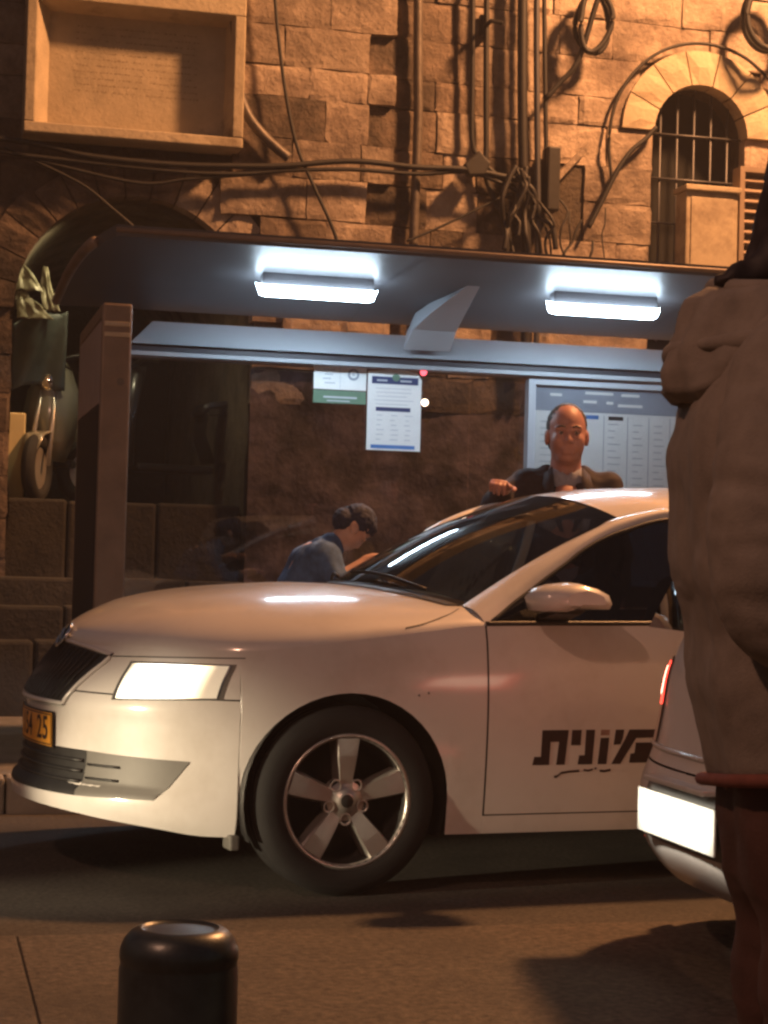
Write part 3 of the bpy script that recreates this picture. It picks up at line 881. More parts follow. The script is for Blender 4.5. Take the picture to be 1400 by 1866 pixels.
def flat_print(parent, x0, x1, z0, z1, y, m, name):
    mb = MB(); mb.box(x0, x1, y, y + .001, z0, z1); return mb.build(name, m, parent)


# notices fixed to the glass
nb = thing('notice_sign', 'small white double notice with round emblem over a dark strip, on shelter glass', 'notice', (.845, 3.15, 1.99))
m = MB(); m.box(.694, .992, 3.140, 3.150, 2.068, 2.200); m.build('upper_sheet', 'paper', nb)
m = MB(); m.box(.694, .992, 3.138, 3.150, 1.992, 2.062); m.build('lower_strip', 'print_green', nb)
flat_print(nb, .8425, .8445, 2.072, 2.196, 3.1385, 'print_grey', 'divider')
for k in range(4):
    flat_print(nb, .745 + .01 * (k % 2), .815 - .012 * (k % 3), 2.172 - k * .024, 2.179 - k * .024, 3.1385, 'print_grey', 'text_line')
m = MB(); m.lathe([(.020, -.001), (.033, -.001), (.033, 0), (.020, 0)], 22, (.918, 3.139, 2.155), 'y'); m.build('emblem_ring', 'paper_grey', nb)
m = MB(); m.lathe([(0, -.001), (.010, -.001), (.010, 0)], 14, (.918, 3.139, 2.155), 'y'); m.build('emblem_centre', 'print_grey', nb)
flat_print(nb, .75, .94, 2.020, 2.030, 3.1365, 'print_grey', 'text_line'); flat_print(nb, .77, .90, 2.002, 2.008, 3.1365, 'print_grey', 'text_line')

n2 = thing('timetable_notice', 'tall white printed notice with navy bands hanging on the shelter glass', 'notice', (1.155, 3.14, 1.74))
m = MB(); m.prism([(1.000, 1.742), (1.308, 1.742), (1.308, 2.14), (1.280, 2.182), (1.19, 2.196), (1.000, 2.180)], lambda a, b, t: (a, t, b), 3.130, 3.140); m.build('sheet', 'paper', n2)
flat_print(n2, 1.022, 1.288, 2.112, 2.152, 3.1285, 'print_navy', 'title_band')
flat_print(n2, 1.050, 1.110, 2.126, 2.136, 3.1275, 'print_grey', 'text_line'); flat_print(n2, 1.185, 1.25, 2.126, 2.136, 3.1275, 'print_grey', 'text_line')
m = MB(); m.lathe([(0, -.001), (.022, -.001), (.022, 0)], 18, (1.160, 3.1268, 2.150), 'y'); m.build('crest', 'print_green', n2)
flat_print(n2, 1.048, 1.246, 1.960, 1.982, 3.1285, 'print_navy', 'middle_band')
flat_print(n2, 1.024, 1.276, 1.752, 1.772, 3.1285, 'print_blue', 'bottom_band')
random.seed(3)
for k in range(5): flat_print(n2, 1.04 + random.uniform(0, .02), 1.25 + random.uniform(-.03, .02), 2.085 - k * .022, 2.0885 - k * .022, 3.1285, 'print_grey', 'text_line')
for c in range(3):
    for k in range(6):
        xx = 1.045 + c * .082; flat_print(n2, xx + random.uniform(0, .012), xx + random.uniform(.03, .055), 1.935 - k * .027, 1.939 - k * .027, 3.1285, 'print_grey', 'text_line')

tb = thing('timetable_board', 'large white framed route timetable board with grey header behind the standing man', 'notice board', (2.45, 3.1, 1.1))
TX0, TX1, TZ0, TZ1 = 1.925, 3.02, 1.02, 2.178
m = MB(); m.box(TX0, TX0 + .042, 3.085, 3.155, TZ0, TZ1); m.box(TX1 - .042, TX1, 3.085, 3.155, TZ0, TZ1)
m.box(TX0 + .042, TX1 - .042, 3.085, 3.155, TZ1 - .03, TZ1); m.box(TX0 + .042, TX1 - .042, 3.085, 3.155, TZ0, TZ0 + .03); m.build('frame', 'shelter_white', tb)
m = MB(); m.box(TX0 + .0425, TX1 - .0425, 3.11, 3.12, TZ0 + .0305, 2.005); m.build('sheet', 'paper', tb)
m = MB(); m.box(TX0 + .0425, TX1 - .0425, 3.108, 3.12, 2.0055, TZ1 - .0305); m.build('header_sheet', 'paper_grey', tb)
for (xa, xb, za) in ((2.27, 2.44, 2.108), (2.49, 2.60, 2.104), (2.26, 2.34, 2.058), (2.40, 2.44, 2.056), (2.47, 2.62, 2.044), (2.06, 2.13, 2.09)):
    flat_print(tb, xa, xb, za, za + .016, 3.1065, 'paper', 'header_text')
flat_print(tb, 2.278, 2.355, 1.968, 1.990, 3.1085, 'print_blue', 'route_label'); flat_print(tb, 2.415, 2.505, 1.966, 1.988, 3.1085, 'print_black', 'route_label')
for xx in (2.13, 2.385, 2.53, 2.66, 2.79, 2.92):
    flat_print(tb, xx, xx + .006, TZ0 + .06, 1.99, 3.1085, 'print_grey', 'column_rule')
for c, xx in enumerate((1.99, 2.15, 2.40, 2.55, 2.68, 2.81)):
    for k in range(22):
        zz = 1.94 - k * .038
        flat_print(tb, xx + .015, xx + random.uniform(.05, .095), zz, zz + .006, 3.1085, 'print_grey', 'text_line')
m = MB(); m.box(TX0 + .043, TX1 - .043, 3.092, 3.096, TZ0 + .031, TZ1 - .031); m.build('cover_glass', 'lamp_glass', tb)

for (xx, zz, mm, lb) in ((1.322, 2.19, 'reflection_red', 'tiny round red disc added as a glass reflection beside the tall notice'), (1.334, 2.02, 'reflection_warm', 'tiny warm white disc added as a glass reflection beside the tall notice')):  # added glowing discs stand in for car lamps mirrored in the glass
    t = thing('glass_reflection', lb, 'lamp', (xx, 3.15, zz), 0, None)
    m = MB(); m.lathe([(0, -.022), (.012, -.019), (.019, -.008), (.020, 0)], 16, (xx, 3.150, zz), 'y'); m.build('lens', mm, t, smooth=True)
    m = MB(); m.lathe([(.021, -.006), (.027, -.004), (.027, .008)], 16, (xx, 3.150, zz), 'y'); m.build('reflection_rim', 'shelter_dark', t)


# ================================================================== CARS
class Shell:
    """car body skin: plan outline (superellipse ends) times height profile; u runs from front to back, v<0 is the near side"""

    def __init__(s, A, W, AR, ztop, zlow, n, ur, archs, RA, hubz):
        s.A = herm(A); s.W = herm(W); s.AR = herm(AR); s.zt = herm(ztop); s.zl = herm(zlow)
        s.n = n; s.ur = ur; s.archs = archs; s.RA = RA; s.hz = hubz
        a0 = s.A(.5); r0 = s.AR(.5); c = []
        K = 26; ph1 = math.acos((.50 / a0)**(n / 2))
        for k in range(K + 1):
            p = ph1 * k / K; c.append(('f', p, max(0, (k - K + 7) / 7), -a0 * math.cos(p)**(2 / n)))
        us = [-.46, -.42, -.39, -.364, -.3625]
        for ac in archs:
            us += [ac + RA * math.cos(math.pi * i / 24) for i in range(25)] + [ac - RA - .0015, ac + RA + .0015, ac + RA + .02]
        us += [.40, .43, .46, .492, .4985] + [.55 + .05 * i for i in range(21)] + [1.6165, 1.6235] + [1.7 + .08 * i for i in range(8)] + [ur]
        us = sorted(u for u in us if u > -.5 and u <= ur + 1e-6)
        cl = [us[0]]
        for u in us[1:]:
            if u - cl[-1] > .001: cl.append(u)
        c += [('u', u, 1, u) for u in cl]
        for k in range(1, 21):
            p = math.pi / 2 * k / 20; c.append(('r', p, 0, ur + r0 * math.sin(p)**(2 / n)))
        s.cols = c

    def pt(s, col, z, side=-1, push=0.0):
        k, p, b, un = col; n = s.n; w = s.W(z) + push
        if k == 'f':
            u = -(s.A(z) + push) * max(0, math.cos(p))**(2 / n)
            if b < 1e-6: return (u, side * w * max(0, math.sin(p))**(2 / n), z)
            u = (1 - b) * u + b * un
        elif k == 'u': u = un
        else:
            return (s.ur + (s.AR(z) + push) * math.sin(p)**(2 / n), side * w * max(0, math.cos(p))**(2 / n), z)
        if u < 0: v = w * max(0, 1 - (min(1, -u / (s.A(z) + push)))**n)**(1 / n)
        else: v = w
        return (u, side * v, z)

    def zb(s, u):
        for a in s.archs:
            if abs(u - a) <= s.RA: return max(s.hz + math.sqrt(max(0, s.RA**2 - (u - a)**2)), s.zl(u))
        return s.zl(u)

    def band(s, mb, lo, hi, u0=-9, u1=9, n=14, side=-1, push=0.0):
        cs = [c for c in s.cols if u0 <= c[3] <= u1]; rows = []
        for c in cs:
            a = lo(c[3]) if callable(lo) else lo; b = hi(c[3]) if callable(hi) else hi
            rows.append([s.pt(c, a + (b - a) * j / n, side, push) for j in range(n + 1)])
        mb.rows(rows, flip=side > 0)
        return mb

    def front(s, v, z, push=0.0):
        w = s.W(z) + push; a = s.A(z) + push
        return -a * max(0, 1 - min(1, abs(v) / w)**s.n)**(1 / s.n)

    def fpt(s, v, z, push=0.0):
        """point on the front skin found by its distance from the centre line"""
        w = s.W(z); sp = (min(1, abs(v) / w))**(s.n / 2); p = math.asin(sp); a = s.A(z)
        u = -(a + push) * math.cos(p)**(2 / s.n); vv = (w + push) * sp**(2 / s.n)
        return (u, math.copysign(vv, v), z)

    def lid(s, mb, zc, u1, p=(2.4, .6), nm=13):
        """bonnet or boot: strips across the car from the top edge, crowned to the centre height zc(u)"""
        rows = []
        for c in s.cols:
            if c[3] > u1: break
            z0 = s.zt(c[3]); q = s.pt(c, z0); ve = abs(q[1]); row = []
            for k in range(-nm, nm + 1):
                mm = math.sin(math.pi / 2 * k / nm); row.append((q[0], mm * ve, s.lidz(q[0], mm, z0, zc, p)))
            rows.append(row)
        mb.rows(rows)
        return mb

    def lidz(s, u, mm, z0, zc, p=(2.4, .6)):
        return z0 + (zc(u) - z0) * max(0, 1 - abs(mm)**p[0])**p[1]


def wheel(parent, u, v, hz, rt, rr, steer=0.0, side=-1, spokes=True):
    """tyre and five-spoke rim as one wheel part with sub-parts; face at v"""
    s = side
    w = MB(); wd_ = .205
    prof = [(rr - .008, 0.0), (rr + .006, -.004), (rr + .02, -.010), (rr + .06, -.012), (rt - .022, -.004), (rt - .006, .010), (rt, .028), (rt, .10), (rt, wd_ - .03), (rt - .02, wd_ + .002), (rr + .03, wd_ + .008), (rr, wd_)]
    T = lambda h: v - s * (h)
    w.lathe([(r, v - s * h) for r, h in prof], 56, (u, 0, hz), 'y')
    wo = w.build('wheel', 'rubber', parent, smooth=True)
    # tread grooves
    for k in range(3):
        g = MB(); h = .05 + k * .048; g.lathe([(rt + .0008, T(h)), (rt + .0008, T(h + .009))], 48, (u, 0, hz), 'y'); g.build('tread_groove', 'black_plastic', wo)
    g = MB(); g.lathe([(rr + .004, T(.004)), (rr + .006, T(-.003)), (rr - .006, T(-.002)), (rr - .012, T(.012)), (rr - .018, T(.05)), (rr - .03, T(.15)), (.10, T(.16)), (0, T(.16))], 48, (u, 0, hz), 'y')
    g.build('rim', 'alloy_dark', wo, smooth=True)
    g = MB(); g.lathe([(rr + .004, T(.004)), (rr + .006, T(-.004)), (rr - .005, T(-.004)), (rr - .011, T(.008)), (rr - .014, T(.03))], 56, (u, 0, hz), 'y'); g.build('rim_lip', 'alloy', wo, smooth=True)
    for k in range(5):
        a = R(90 + 72 * k); ca, sa = math.cos(a), math.sin(a)
        q = lambda r, t, h: (u + r * ca - t * sa, T(h), hz + r * sa + t * ca)
        rad = [.030, .055, .10, .15, rr - .012]; hw = [.024, .024, .030, .037, .043]; dp = [.020, .018, .012, .006, .004]
        rows = []
        for r, x, d in zip(rad, hw, dp):
            rows.append([q(r, -x - .006, d + .055), q(r, -x, d + .008), q(r, -x * .86, d), q(r, x * .86, d), q(r, x, d + .008), q(r, x + .006, d + .055)])
        g = MB(); g.rows(rows); g.build('spoke', 'alloy', wo, smooth=False)
        a2 = R(90 + 36 + 72 * k)
        g = MB(); g.lathe([(.021, T(.014)), (.016, T(.012)), (.014, T(.03))], 14, (u + .062 * math.cos(a2), 0, hz + .062 * math.sin(a2)), 'y'); g.build('lug_ring', 'alloy', wo, smooth=True)
        g = MB(); g.lathe([(0, T(.020)), (.015, T(.020)), (.015, T(.05))], 12, (u + .062 * math.cos(a2), 0, hz + .062 * math.sin(a2)), 'y'); g.build('lug_hole', 'black_plastic', wo)
    g = MB(); g.lathe([(.078, T(.055)), (.074, T(.022)), (.06, T(.018)), (.034, T(.014)), (.030, T(.006)), (.014, T(.004)), (0, T(.004))], 30, (u, 0, hz), 'y'); g.build('hub', 'alloy', wo, smooth=True)
    g = MB(); g.lathe([(.022, T(.0035)), (.017, T(.001)), (0, T(.0005))], 20, (u, 0, hz), 'y'); g.build('hub_cap', 'alloy_dark', wo, smooth=True)
    return wo


def simple_wheel(parent, u, v, hz, rt, rr, side):
    T = lambda h: v - side * h
    w = MB(); w.lathe([(rr, T(0)), (rt - .03, T(-.006)), (rt, T(.03)), (rt, T(.17)), (rt - .03, T(.2)), (rr, T(.2))], 36, (u, 0, hz), 'y')
    wo = w.build('wheel', 'rubber', parent, smooth=True)
    g = MB(); g.lathe([(rr + .004, T(.004)), (rr - .01, T(.006)), (rr - .03, T(.03)), (.06, T(.02)), (0, T(.012))], 30, (u, 0, hz), 'y'); g.build('rim', 'alloy', wo, smooth=True)


def plate_text(parent, txt, size, fn, m, name='plate_digits'):
    """flat lettering from the built-in font; fn(x, y) -> xyz"""
    cu = bpy.data.curves.new('txt', 'FONT'); cu.body = txt; cu.size = size; cu.align_x = 'CENTER'; cu.align_y = 'CENTER'; cu.offset = size * .012
    o = bpy.data.objects.new('txt', cu); COL.objects.link(o)
    me = bpy.data.meshes.new_from_object(o.evaluated_get(bpy.context.evaluated_depsgraph_get()))
    bpy.data.objects.remove(o, do_unlink=True)
    for v in me.vertices: v.co = Vector(fn(v.co.x, v.co.y))
    return link(name, me, m, parent)


# ------------------------------------------------------------------ taxi
TA = R(7.0)
taxi = thing('taxi_car', 'white taxi car with headlamp on, five spoke wheel and black lettering on door', 'car',
             (.01 + .88 * -math.sin(TA), -.88 + .88 * math.cos(TA), 0), TA, None, absolute=False)
A_ = [(.18, .84), (.205, .895), (.24, .935), (.28, .942), (.32, .935), (.345, .905), (.45, .890), (.56, .892), (.605, .898), (.65, .880), (.70, .845), (.76, .795), (.80, .775), (.86, .74), (1.0, .7)]
W_ = [(.18, .862), (.22, .872), (.30, .882), (.45, .894), (.60, .900), (.70, .897), (.78, .889), (.84, .880), (.90, .864), (.96, .845)]
AR_ = [(.18, 1.0), (.3, 1.06), (.5, 1.08), (.7, 1.07), (.95, 1.0)]
ZT_ = [(-.9, .80), (-.6, .80), (-.36, .806), (-.2, .822), (0, .848), (.3, .884), (.47, .903), (1.2, .914), (2.0, .935), (2.8, .96), (3.8, .97)]
ZL_ = [(-.95, .262), (-.8, .245), (-.6, .215), (-.45, .195), (-.37, .195), (.37, .195), (2.3, .195), (3.1, .22), (3.8, .30)]
S = Shell(A_, W_, AR_, ZT_, ZL_, 2.1, 2.7, (0.0, 2.686), .358, .318)
zc_hood = herm([(-.776, .80), (-.766, .832), (-.748, .853), (-.70, .884), (-.62, .924), (-.52, .962), (-.36, .994), (-.2, 1.012), (.1, 1.030), (.27, 1.026), (.50, 1.015)])

m = MB()
for sd in (-1, 1):
    S.band(m, lambda u: .6485 if u < -.3618 else S.zb(u), S.zt, -9, .4935, 14, sd)
    S.band(m, S.zl, .257, .4915, 1.6240, 4, sd)
    S.band(m, S.zb, S.zt, 1.6230, 9, 14, sd)
m.build('body', 'car_white', taxi, smooth=True)
m = MB(); S.band(m, S.zb, .6435, -9, -.3618, 18, -1); S.band(m, S.zb, .6435, -9, -.3618, 18, 1)
S_b = m.build('front_bumper', 'car_white', taxi, smooth=True)
# lower edge turned in under the bumper
m = MB()
for sd in (-1, 1):
    cs = [c for c in S.cols if c[3] < -.52]
    m.rows([[S.pt(c, S.zb(c[3]), sd), tuple(x * f for x, f in zip(S.pt(c, S.zb(c[3]), sd), (.93, .93, .93)))] for c in cs])
m.build('bumper_lip', 'black_plastic', S_b, smooth=True)
m = MB(); S.lid(m, zc_hood, .50); m.build('bonnet', 'car_white', taxi, smooth=True)


def bonnet_pt(u, v, lift=.0015):
    c = ('u', 0, 1, u); z0 = S.zt(u); ve = abs(S.pt(c, z0)[1]); return (u, v, S.lidz(u, v / ve, z0, zc_hood) + lift)


m = MB(); rib = [(.20, -.862), (.27, -.850), (.34, -.825), (.40, -.79), (.445, -.745)]
rib = smooth_path([(a, b, 0) for a, b in rib], 5)
m.rows([[bonnet_pt(p.x, p.y - .0022), bonnet_pt(p.x, p.y + .0022)] for p in rib]); m.build('bonnet_gap', 'black_plastic', taxi)
m = MB(); m.rows([[bonnet_pt(p.x, -p.y - .0022), bonnet_pt(p.x, -p.y + .0022)] for p in rib]); m.build('bonnet_gap', 'black_plastic', taxi)
# doors
m = MB(); S.band(m, .2615, S.zt, .498, 1.6170, 16, -1); dr = m.build('front_door', 'car_white', taxi, smooth=True)
m = MB()
for sd in (-1, 1):
    S.band(m, .215, lambda u: S.zt(u) - .004, .40, 2.25, 6, sd, -.022)
    S.band(m, lambda u: S.zb(u) + .004, lambda u: S.zt(u) - .012, -.9, .45, 6, sd, -.03)
m.build('inner_shell', 'black_plastic', taxi, smooth=True)
m = MB(); m.box(-.34, 3.4, -.70, .70, .205, .225); m.build('floor_pan', 'black_plastic', taxi)
m = MB(); m.box(.36, .40, -.80, .80, .22, .93); m.build('firewall', 'black_plastic', taxi)
# wheel wells
for uu in (0.0, 2.686):
    for sd in (-1, 1):
        m = MB(); rows = []
        for k in range(25):
            a = math.pi * (k / 24 * 1.24 - .12); rows.append([(uu + .357 * math.cos(a), sd * y, .318 + .357 * math.sin(a)) for y in (.875, .75, .58)])
        m.rows(rows); m.rows([[r[-1] for r in rows], [(uu, sd * .58, .3)] * len(rows)])
        m.build('wheel_well', 'black_plastic', taxi, smooth=True)
wheel(taxi, 0.0, -.884, .317, .317, .219)
wheel(taxi, 2.686, -.884, .317, .317, .219)
simple_wheel(taxi, 0.0, .884, .317, .317, .219, 1); simple_wheel(taxi, 2.686, .884, .317, .317, .219, 1)
# mud flap
m = MB(); m.box(-.385, -.35, -.83, -.74, .155, .205); m.build('splash_guard', 'grey_plastic', taxi, bevel=.008)


def skin_patch(corners, nu, nv, push, name, mm, parent, shrink=0.0, solid=0):
    """patch on the front skin; corners (v, z): inner bottom, outer bottom, outer top, inner top"""
    (a, b, c, d) = corners
    cv = sum(p[0] for p in corners) / 4; cz = sum(p[1] for p in corners) / 4

    def f(s, t):
        v = (a[0] * (1 - s) + b[0] * s) * (1 - t) + (d[0] * (1 - s) + c[0] * s) * t
        z = (a[1] * (1 - s) + b[1] * s) * (1 - t) + (d[1] * (1 - s) + c[1] * s) * t
        v += (cv - v) * shrink; z += (cz - z) * shrink
        return S.fpt(v, z, push)
    mb = MB(); mb.grid(f, nu, nv)
    return mb.build(name, mm, parent, smooth=True)


for sd in (-1, 1):
    cr = [(sd * .545, .628), (sd * .806, .645), (sd * .801, .762), (sd * .525, .757)]
    hl = skin_patch(cr, 22, 8, .0015, 'headlamp', 'grey_plastic', taxi)
    skin_patch(cr, 22, 8, .003, 'reflector', 'reflector', hl, .06)
    lit = [(sd * .556, .634), (sd * .798, .650), (sd * .792, .758), (sd * .535, .752)]
    skin_patch(lit, 16, 8, .0045, 'lit_lens', 'headlamp_on', hl, .02)
    skin_patch(cr, 22, 8, .0075, 'lens_cover', 'lamp_glass', hl, .03)
    ll = bpy.data.lights.new('headlamp_beam', 'SPOT'); ll.energy = 90; ll.color = (1, .9, .72); ll.spot_size = R(70); ll.spot_blend = .8; ll.shadow_soft_size = .05
    lo_ = bpy.data.objects.new('headlamp_beam', ll); COL.objects.link(lo_); lo_.parent = taxi; lo_.location = (-.86, sd * .62, .68)
    lo_.rotation_euler = Vector((-1, 0, -.13)).to_track_quat('-Z', 'Y').to_euler()
    m = MB(); m.rows([[S.fpt(sd * (.43 + .02 * k), .7665 + .0008 * k, .0012), S.fpt(sd * (.43 + .02 * k), .7700 + .0008 * k, .0012)] for k in range(20)]); m.build('bonnet_gap', 'black_plastic', taxi)
# upper grille: dark opening, chrome edge, slats
gp = [(-.335, .600), (.335, .600), (.435, .772), (-.435, .772)]


def grille_z(v, z):
    t = (z - .600) / .172; return z + .030 * t * (1 - (v / .435)**2)


m = MB(); m.grid(lambda a, b: (lambda v, z: S.fpt(v, grille_z(v, z), .002))((-.335 - .10 * b) + (.67 + .20 * b) * a, .600 + .172 * b), 26, 12)
gr = m.build('grille', 'black_plastic', taxi, smooth=True)
edge = []
for (v0, z0), (v1, z1) in zip(gp, gp[1:] + gp[:1]):
    for k in range(12):
        t = k / 12; edge.append(S.fpt(v0 + (v1 - v0) * t, grille_z(v0 + (v1 - v0) * t, z0 + (z1 - z0) * t), .004))
m = MB(); m.tube(edge + edge[:1], .009, 6, False); m.build('grille_surround', 'car_white', gr, smooth=True)
for k in range(19):
    v = -.36 + k * .04; sc_ = .78 + .0
    m = MB(); m.tube([S.fpt(v * .80, .615, .005), S.fpt(v * .90, .69, .006), S.fpt(v, grille_z(v, .762), .005)], .0045, 5); m.build('grille_slat', 'black_plastic', gr, smooth=True)
# badge on the bonnet nose
m = MB(); nb_ = Vector((-.9, 0, .55)).normalized(); ctr = Vector((-.778, 0, .818))
ex = Vector((0, 1, 0)); ey = nb_.cross(ex)
ring = [ctr + (ex * math.cos(t) + ey * math.sin(t)) * .046 + nb_ * .006 for t in [2 * math.pi * k / 24 for k in range(25)]]
m.tube(ring, .007, 6, False); bdg = m.build('badge', 'chrome', taxi, smooth=True)
m = MB(); m.add([ctr + (ex * math.cos(t) + ey * math.sin(t)) * .044 + nb_ * .006 for t in [2 * math.pi * k / 24 for k in range(24)]], [tuple(range(24))]); m.build('badge_field', 'black_plastic', bdg)
m = MB(); m.tube([ctr + ex * .02 - ey * .022 + nb_ * .010, ctr + nb_ * .011, ctr - ex * .02 + ey * .02 + nb_ * .010], [.005, .012, .005], 6); m.build('badge_wing', 'chrome', bdg)

# lower intake
li = skin_patch([(-.45, .300), (.45, .300), (.45, .450), (-.45, .450)], 24, 8, .002, 'lower_grille', 'black_plastic', taxi)
for zz in (.345, .38, .415):
    m = MB(); m.tube([S.fpt(-.44 + .055 * k, zz, .005) for k in range(17)], .007, 6); m.build('lower_slat', 'black_plastic', li, smooth=True)
for sd in (-1, 1):
    fg = skin_patch([(sd * .452, .300), (sd * .690, .308), (sd * .752, .440), (sd * .452, .450)], 14, 8, .003, 'fog_panel', 'grey_plastic', taxi)
    for zz in (.36, .405):
        m = MB(); m.tube([S.fpt(sd * (.46 + .03 * k), zz, .004) for k in range(5)], .005, 6); m.build('fog_rib', 'black_plastic', fg, smooth=True)
# number plate
pl = skin_patch([(-.265, .446), (.265, .446), (.265, .560), (-.265, .560)], 16, 4, .013, 'number_plate', 'plate_yellow', taxi)
skin_patch([(-.272, .440), (.272, .440), (.272, .566), (-.272, .566)], 16, 4, .008, 'plate_holder', 'black_plastic', pl)
for (v0, v1, z0, z1) in ((-.262, .262, .5525, .557), (-.262, .262, .4495, .454), (-.262, -.257, .4545, .552), (.257, .262, .4545, .552)):
    skin_patch([(v0, z0), (v1, z0), (v1, z1), (v0, z1)], 14, 2, .0142, 'plate_border', 'lettering', pl)
for k, ch in enumerate('67 154 25'):
    if ch != ' ': plate_text(pl, ch, .115, lambda x, y, k=k: S.fpt(-(x * .85 + (k - 4) * .0535), .503 + y, .0146), 'lettering', 'plate_digit')
# door lettering, five block letters
LX = lambda X: .703 + (955 + X / 5.6 - 985) * .002166
LZ = lambda Y: .548 - (1310 + Y / 5.6 - 1330) * .00198


def door_pt(X, Y, lift=.0018):
    u, z = LX(X), LZ(Y); return (u, -S.W(z) - lift, z)


glyphs = [[(165, 110), (425, 110), (400, 450), (315, 450), (335, 225), (250, 225), (245, 450), (80, 450), (95, 370), (160, 370)],
          [(460, 110), (555, 110), (550, 260), (455, 260)], [(600, 110), (690, 110), (675, 450), (530, 450), (540, 360), (595, 360)],
          [(750, 190), (835, 190), (820, 450), (730, 450)],
          [(900, 110), (985, 110), (975, 190), (955, 255), (885, 260)],
          [(1040, 110), (1330, 110), (1310, 190), (1110, 195), (960, 450), (870, 450), (1000, 200)],
          [(1110, 240), (1330, 240), (1300, 440), (1050, 440), (1060, 350), (1100, 345)]]
for g in glyphs:
    m = MB(); m.prism(g, lambda a, b, t: door_pt(a, b, t), .0006, .0018); m.build('door_letter', 'lettering', dr)
m = MB(); m.prism([(750, 110), (838, 110), (836, 165), (748, 165)], lambda a, b, t: door_pt(a, b, t), .0006, .0018); m.build('door_letter', 'lettering_worn', dr)
for path, w in (([(300, 568), (335, 560), (370, 530), (450, 518), (550, 512)], 11), ([(590, 505), (640, 512), (685, 500)], 10), ([(700, 492), (722, 490)], 9), ([(755, 515), (800, 520), (865, 508)], 12), ([(330, 560), (318, 575)], 12)):
    m = MB(); m.rows([[door_pt(a, b - w), door_pt(a, b + w)] for a, b in path]); m.build('small_script', 'lettering', dr)

# greenhouse
wbase = lambda v: Vector((.265 + .205 * (v / .71)**2, v, 1.022 - .055 * (v / .71)**2))
wtop = lambda v: Vector((1.06 + .075 * (v / .6)**2, v, 1.392 - .092 * (v / .6)**2))


def wsf(a, b):
    s = a * 2 - 1; p = wbase(s * .71); q = wtop(s * .60); r = p.lerp(q, b)
    bul = .03 * math.sin(math.pi * b) * (1 - .5 * s * s)
    return (r.x - bul * .45, r.y, r.z + bul)


m = MB(); m.grid(wsf, 24, 14); ws = m.build('windscreen', 'car_glass', taxi, smooth=True)
m = MB(); m.grid(lambda a, b: tuple(Vector(wsf(a, -.03 + .06 * b)) + Vector((-.004, 0, .004))), 24, 2); m.build('windscreen_seal', 'black_plastic', ws, smooth=True)
m = MB(); m.grid(lambda a, b: (wbase((a * 2 - 1) * .71).x - .06 + .07 * b, (a * 2 - 1) * .71, bonnet_pt(min(.49, wbase((a * 2 - 1) * .71).x - .06), (a * 2 - 1) * .71)[2] + .003), 20, 1); m.build('scuttle', 'black_plastic', taxi, smooth=True)
for (v0, v1) in ((-.55, -.02), (.05, .55)):
    m = MB(); pts = [Vector(wsf((v0 + (v1 - v0) * t) / .71 * .5 + .5, .035 + .05 * math.sin(t * 2.2))) + Vector((-.012, 0, .016)) for t in [k / 10 for k in range(11)]]
    m.tube(pts, .007, 6); m.build('wiper', 'black_plastic', taxi, smooth=True)
Wn = [tuple(wsf(0, k / 8)) for k in range(9)] + [(1.4, -.59, 1.348), (1.8, -.585, 1.372), (2.3, -.575, 1.358), (2.8, -.555, 1.275), (3.2, -.53, 1.12), (3.5, -.51, 1.0)]
Sn = [(.497, -.862, .907), (.56, -.838, .945), (.62, -.815, .985), (.70, -.788, 1.033), (.78, -.765, 1.083), (.86, -.742, 1.131), (.93, -.722, 1.176), (1.02, -.70, 1.220), (1.13, -.683, 1.258),
      (1.33, -.664, 1.305), (1.8, -.655, 1.335), (2.3, -.65, 1.312), (2.8, -.66, 1.21), (3.15, -.69, 1.08), (3.45, -.73, .985)]


def flipv(P): return [(a, -b, c) for a, b, c in P]


for sd in (-1, 1):
    W1, S1 = (Wn, Sn) if sd < 0 else (flipv(Wn), flipv(Sn))
    W2 = smooth_path(W1, 4); S2 = smooth_path(S1, 4)
    rows = []
    for p, q in zip(W2, S2):
        r = []
        for k in range(6):
            t = k / 5; c = p.lerp(q, t); o = .022 * math.sin(math.pi * t)
            r.append((c.x - o * .3, c.y + sd * o, c.z + o * .7))
        rows.append(r)
    m = MB(); m.rows(rows); m.build('roof_pillar', 'car_white', taxi, smooth=True)
    bel = [(q.x, sd * (S.W(S.zt(q.x)) - .006), S.zt(q.x) + .004) for q in S2]
    if sd < 0:
        m = MB(); m.rows([[tuple(q), tuple(q.lerp(Vector(b), .5) + Vector((0, sd * .012, 0))), b] for q, b in zip(S2, bel)]); m.build('side_window', 'side_glass', taxi, smooth=True)
        m = MB(); m.tube([tuple(Vector(b) + Vector((0, sd * .004, .003))) for b in bel], .009, 6); m.build('window_seal', 'black_plastic', taxi, smooth=True)
        m = MB(); m.tube([tuple(q + Vector((0, sd * .003, -.004))) for q in S2[2:]], .0075, 6); m.build('window_seal', 'black_plastic', taxi, smooth=True)
        k0 = 40; q = S2[k0 - 3]
        m = MB(); m.rows([[(1.58 + dx, -.862 + .005, .925), (1.57 + dx, -.76, 1.13), (1.56 + dx, -.663, 1.325)] for dx in (0, .10)]); m.build('door_pillar', 'black_plastic', taxi, smooth=True)
        # quarter triangle in front of the window
        m = MB(); m.add([(.50, -.863, .912), (.66, -.853, .915), (.66, -.806, 1.01)], [(0, 1, 2)]); m.build('mirror_triangle', 'black_plastic', taxi)
    else:
        rr_ = [(q, b) for q, b in zip(S2, bel) if q.x > 1.62]
        m = MB(); m.rows([[tuple(q), tuple(q.lerp(Vector(b), .5)), b] for q, b in rr_]); m.build('side_window', 'side_glass', taxi, smooth=True)
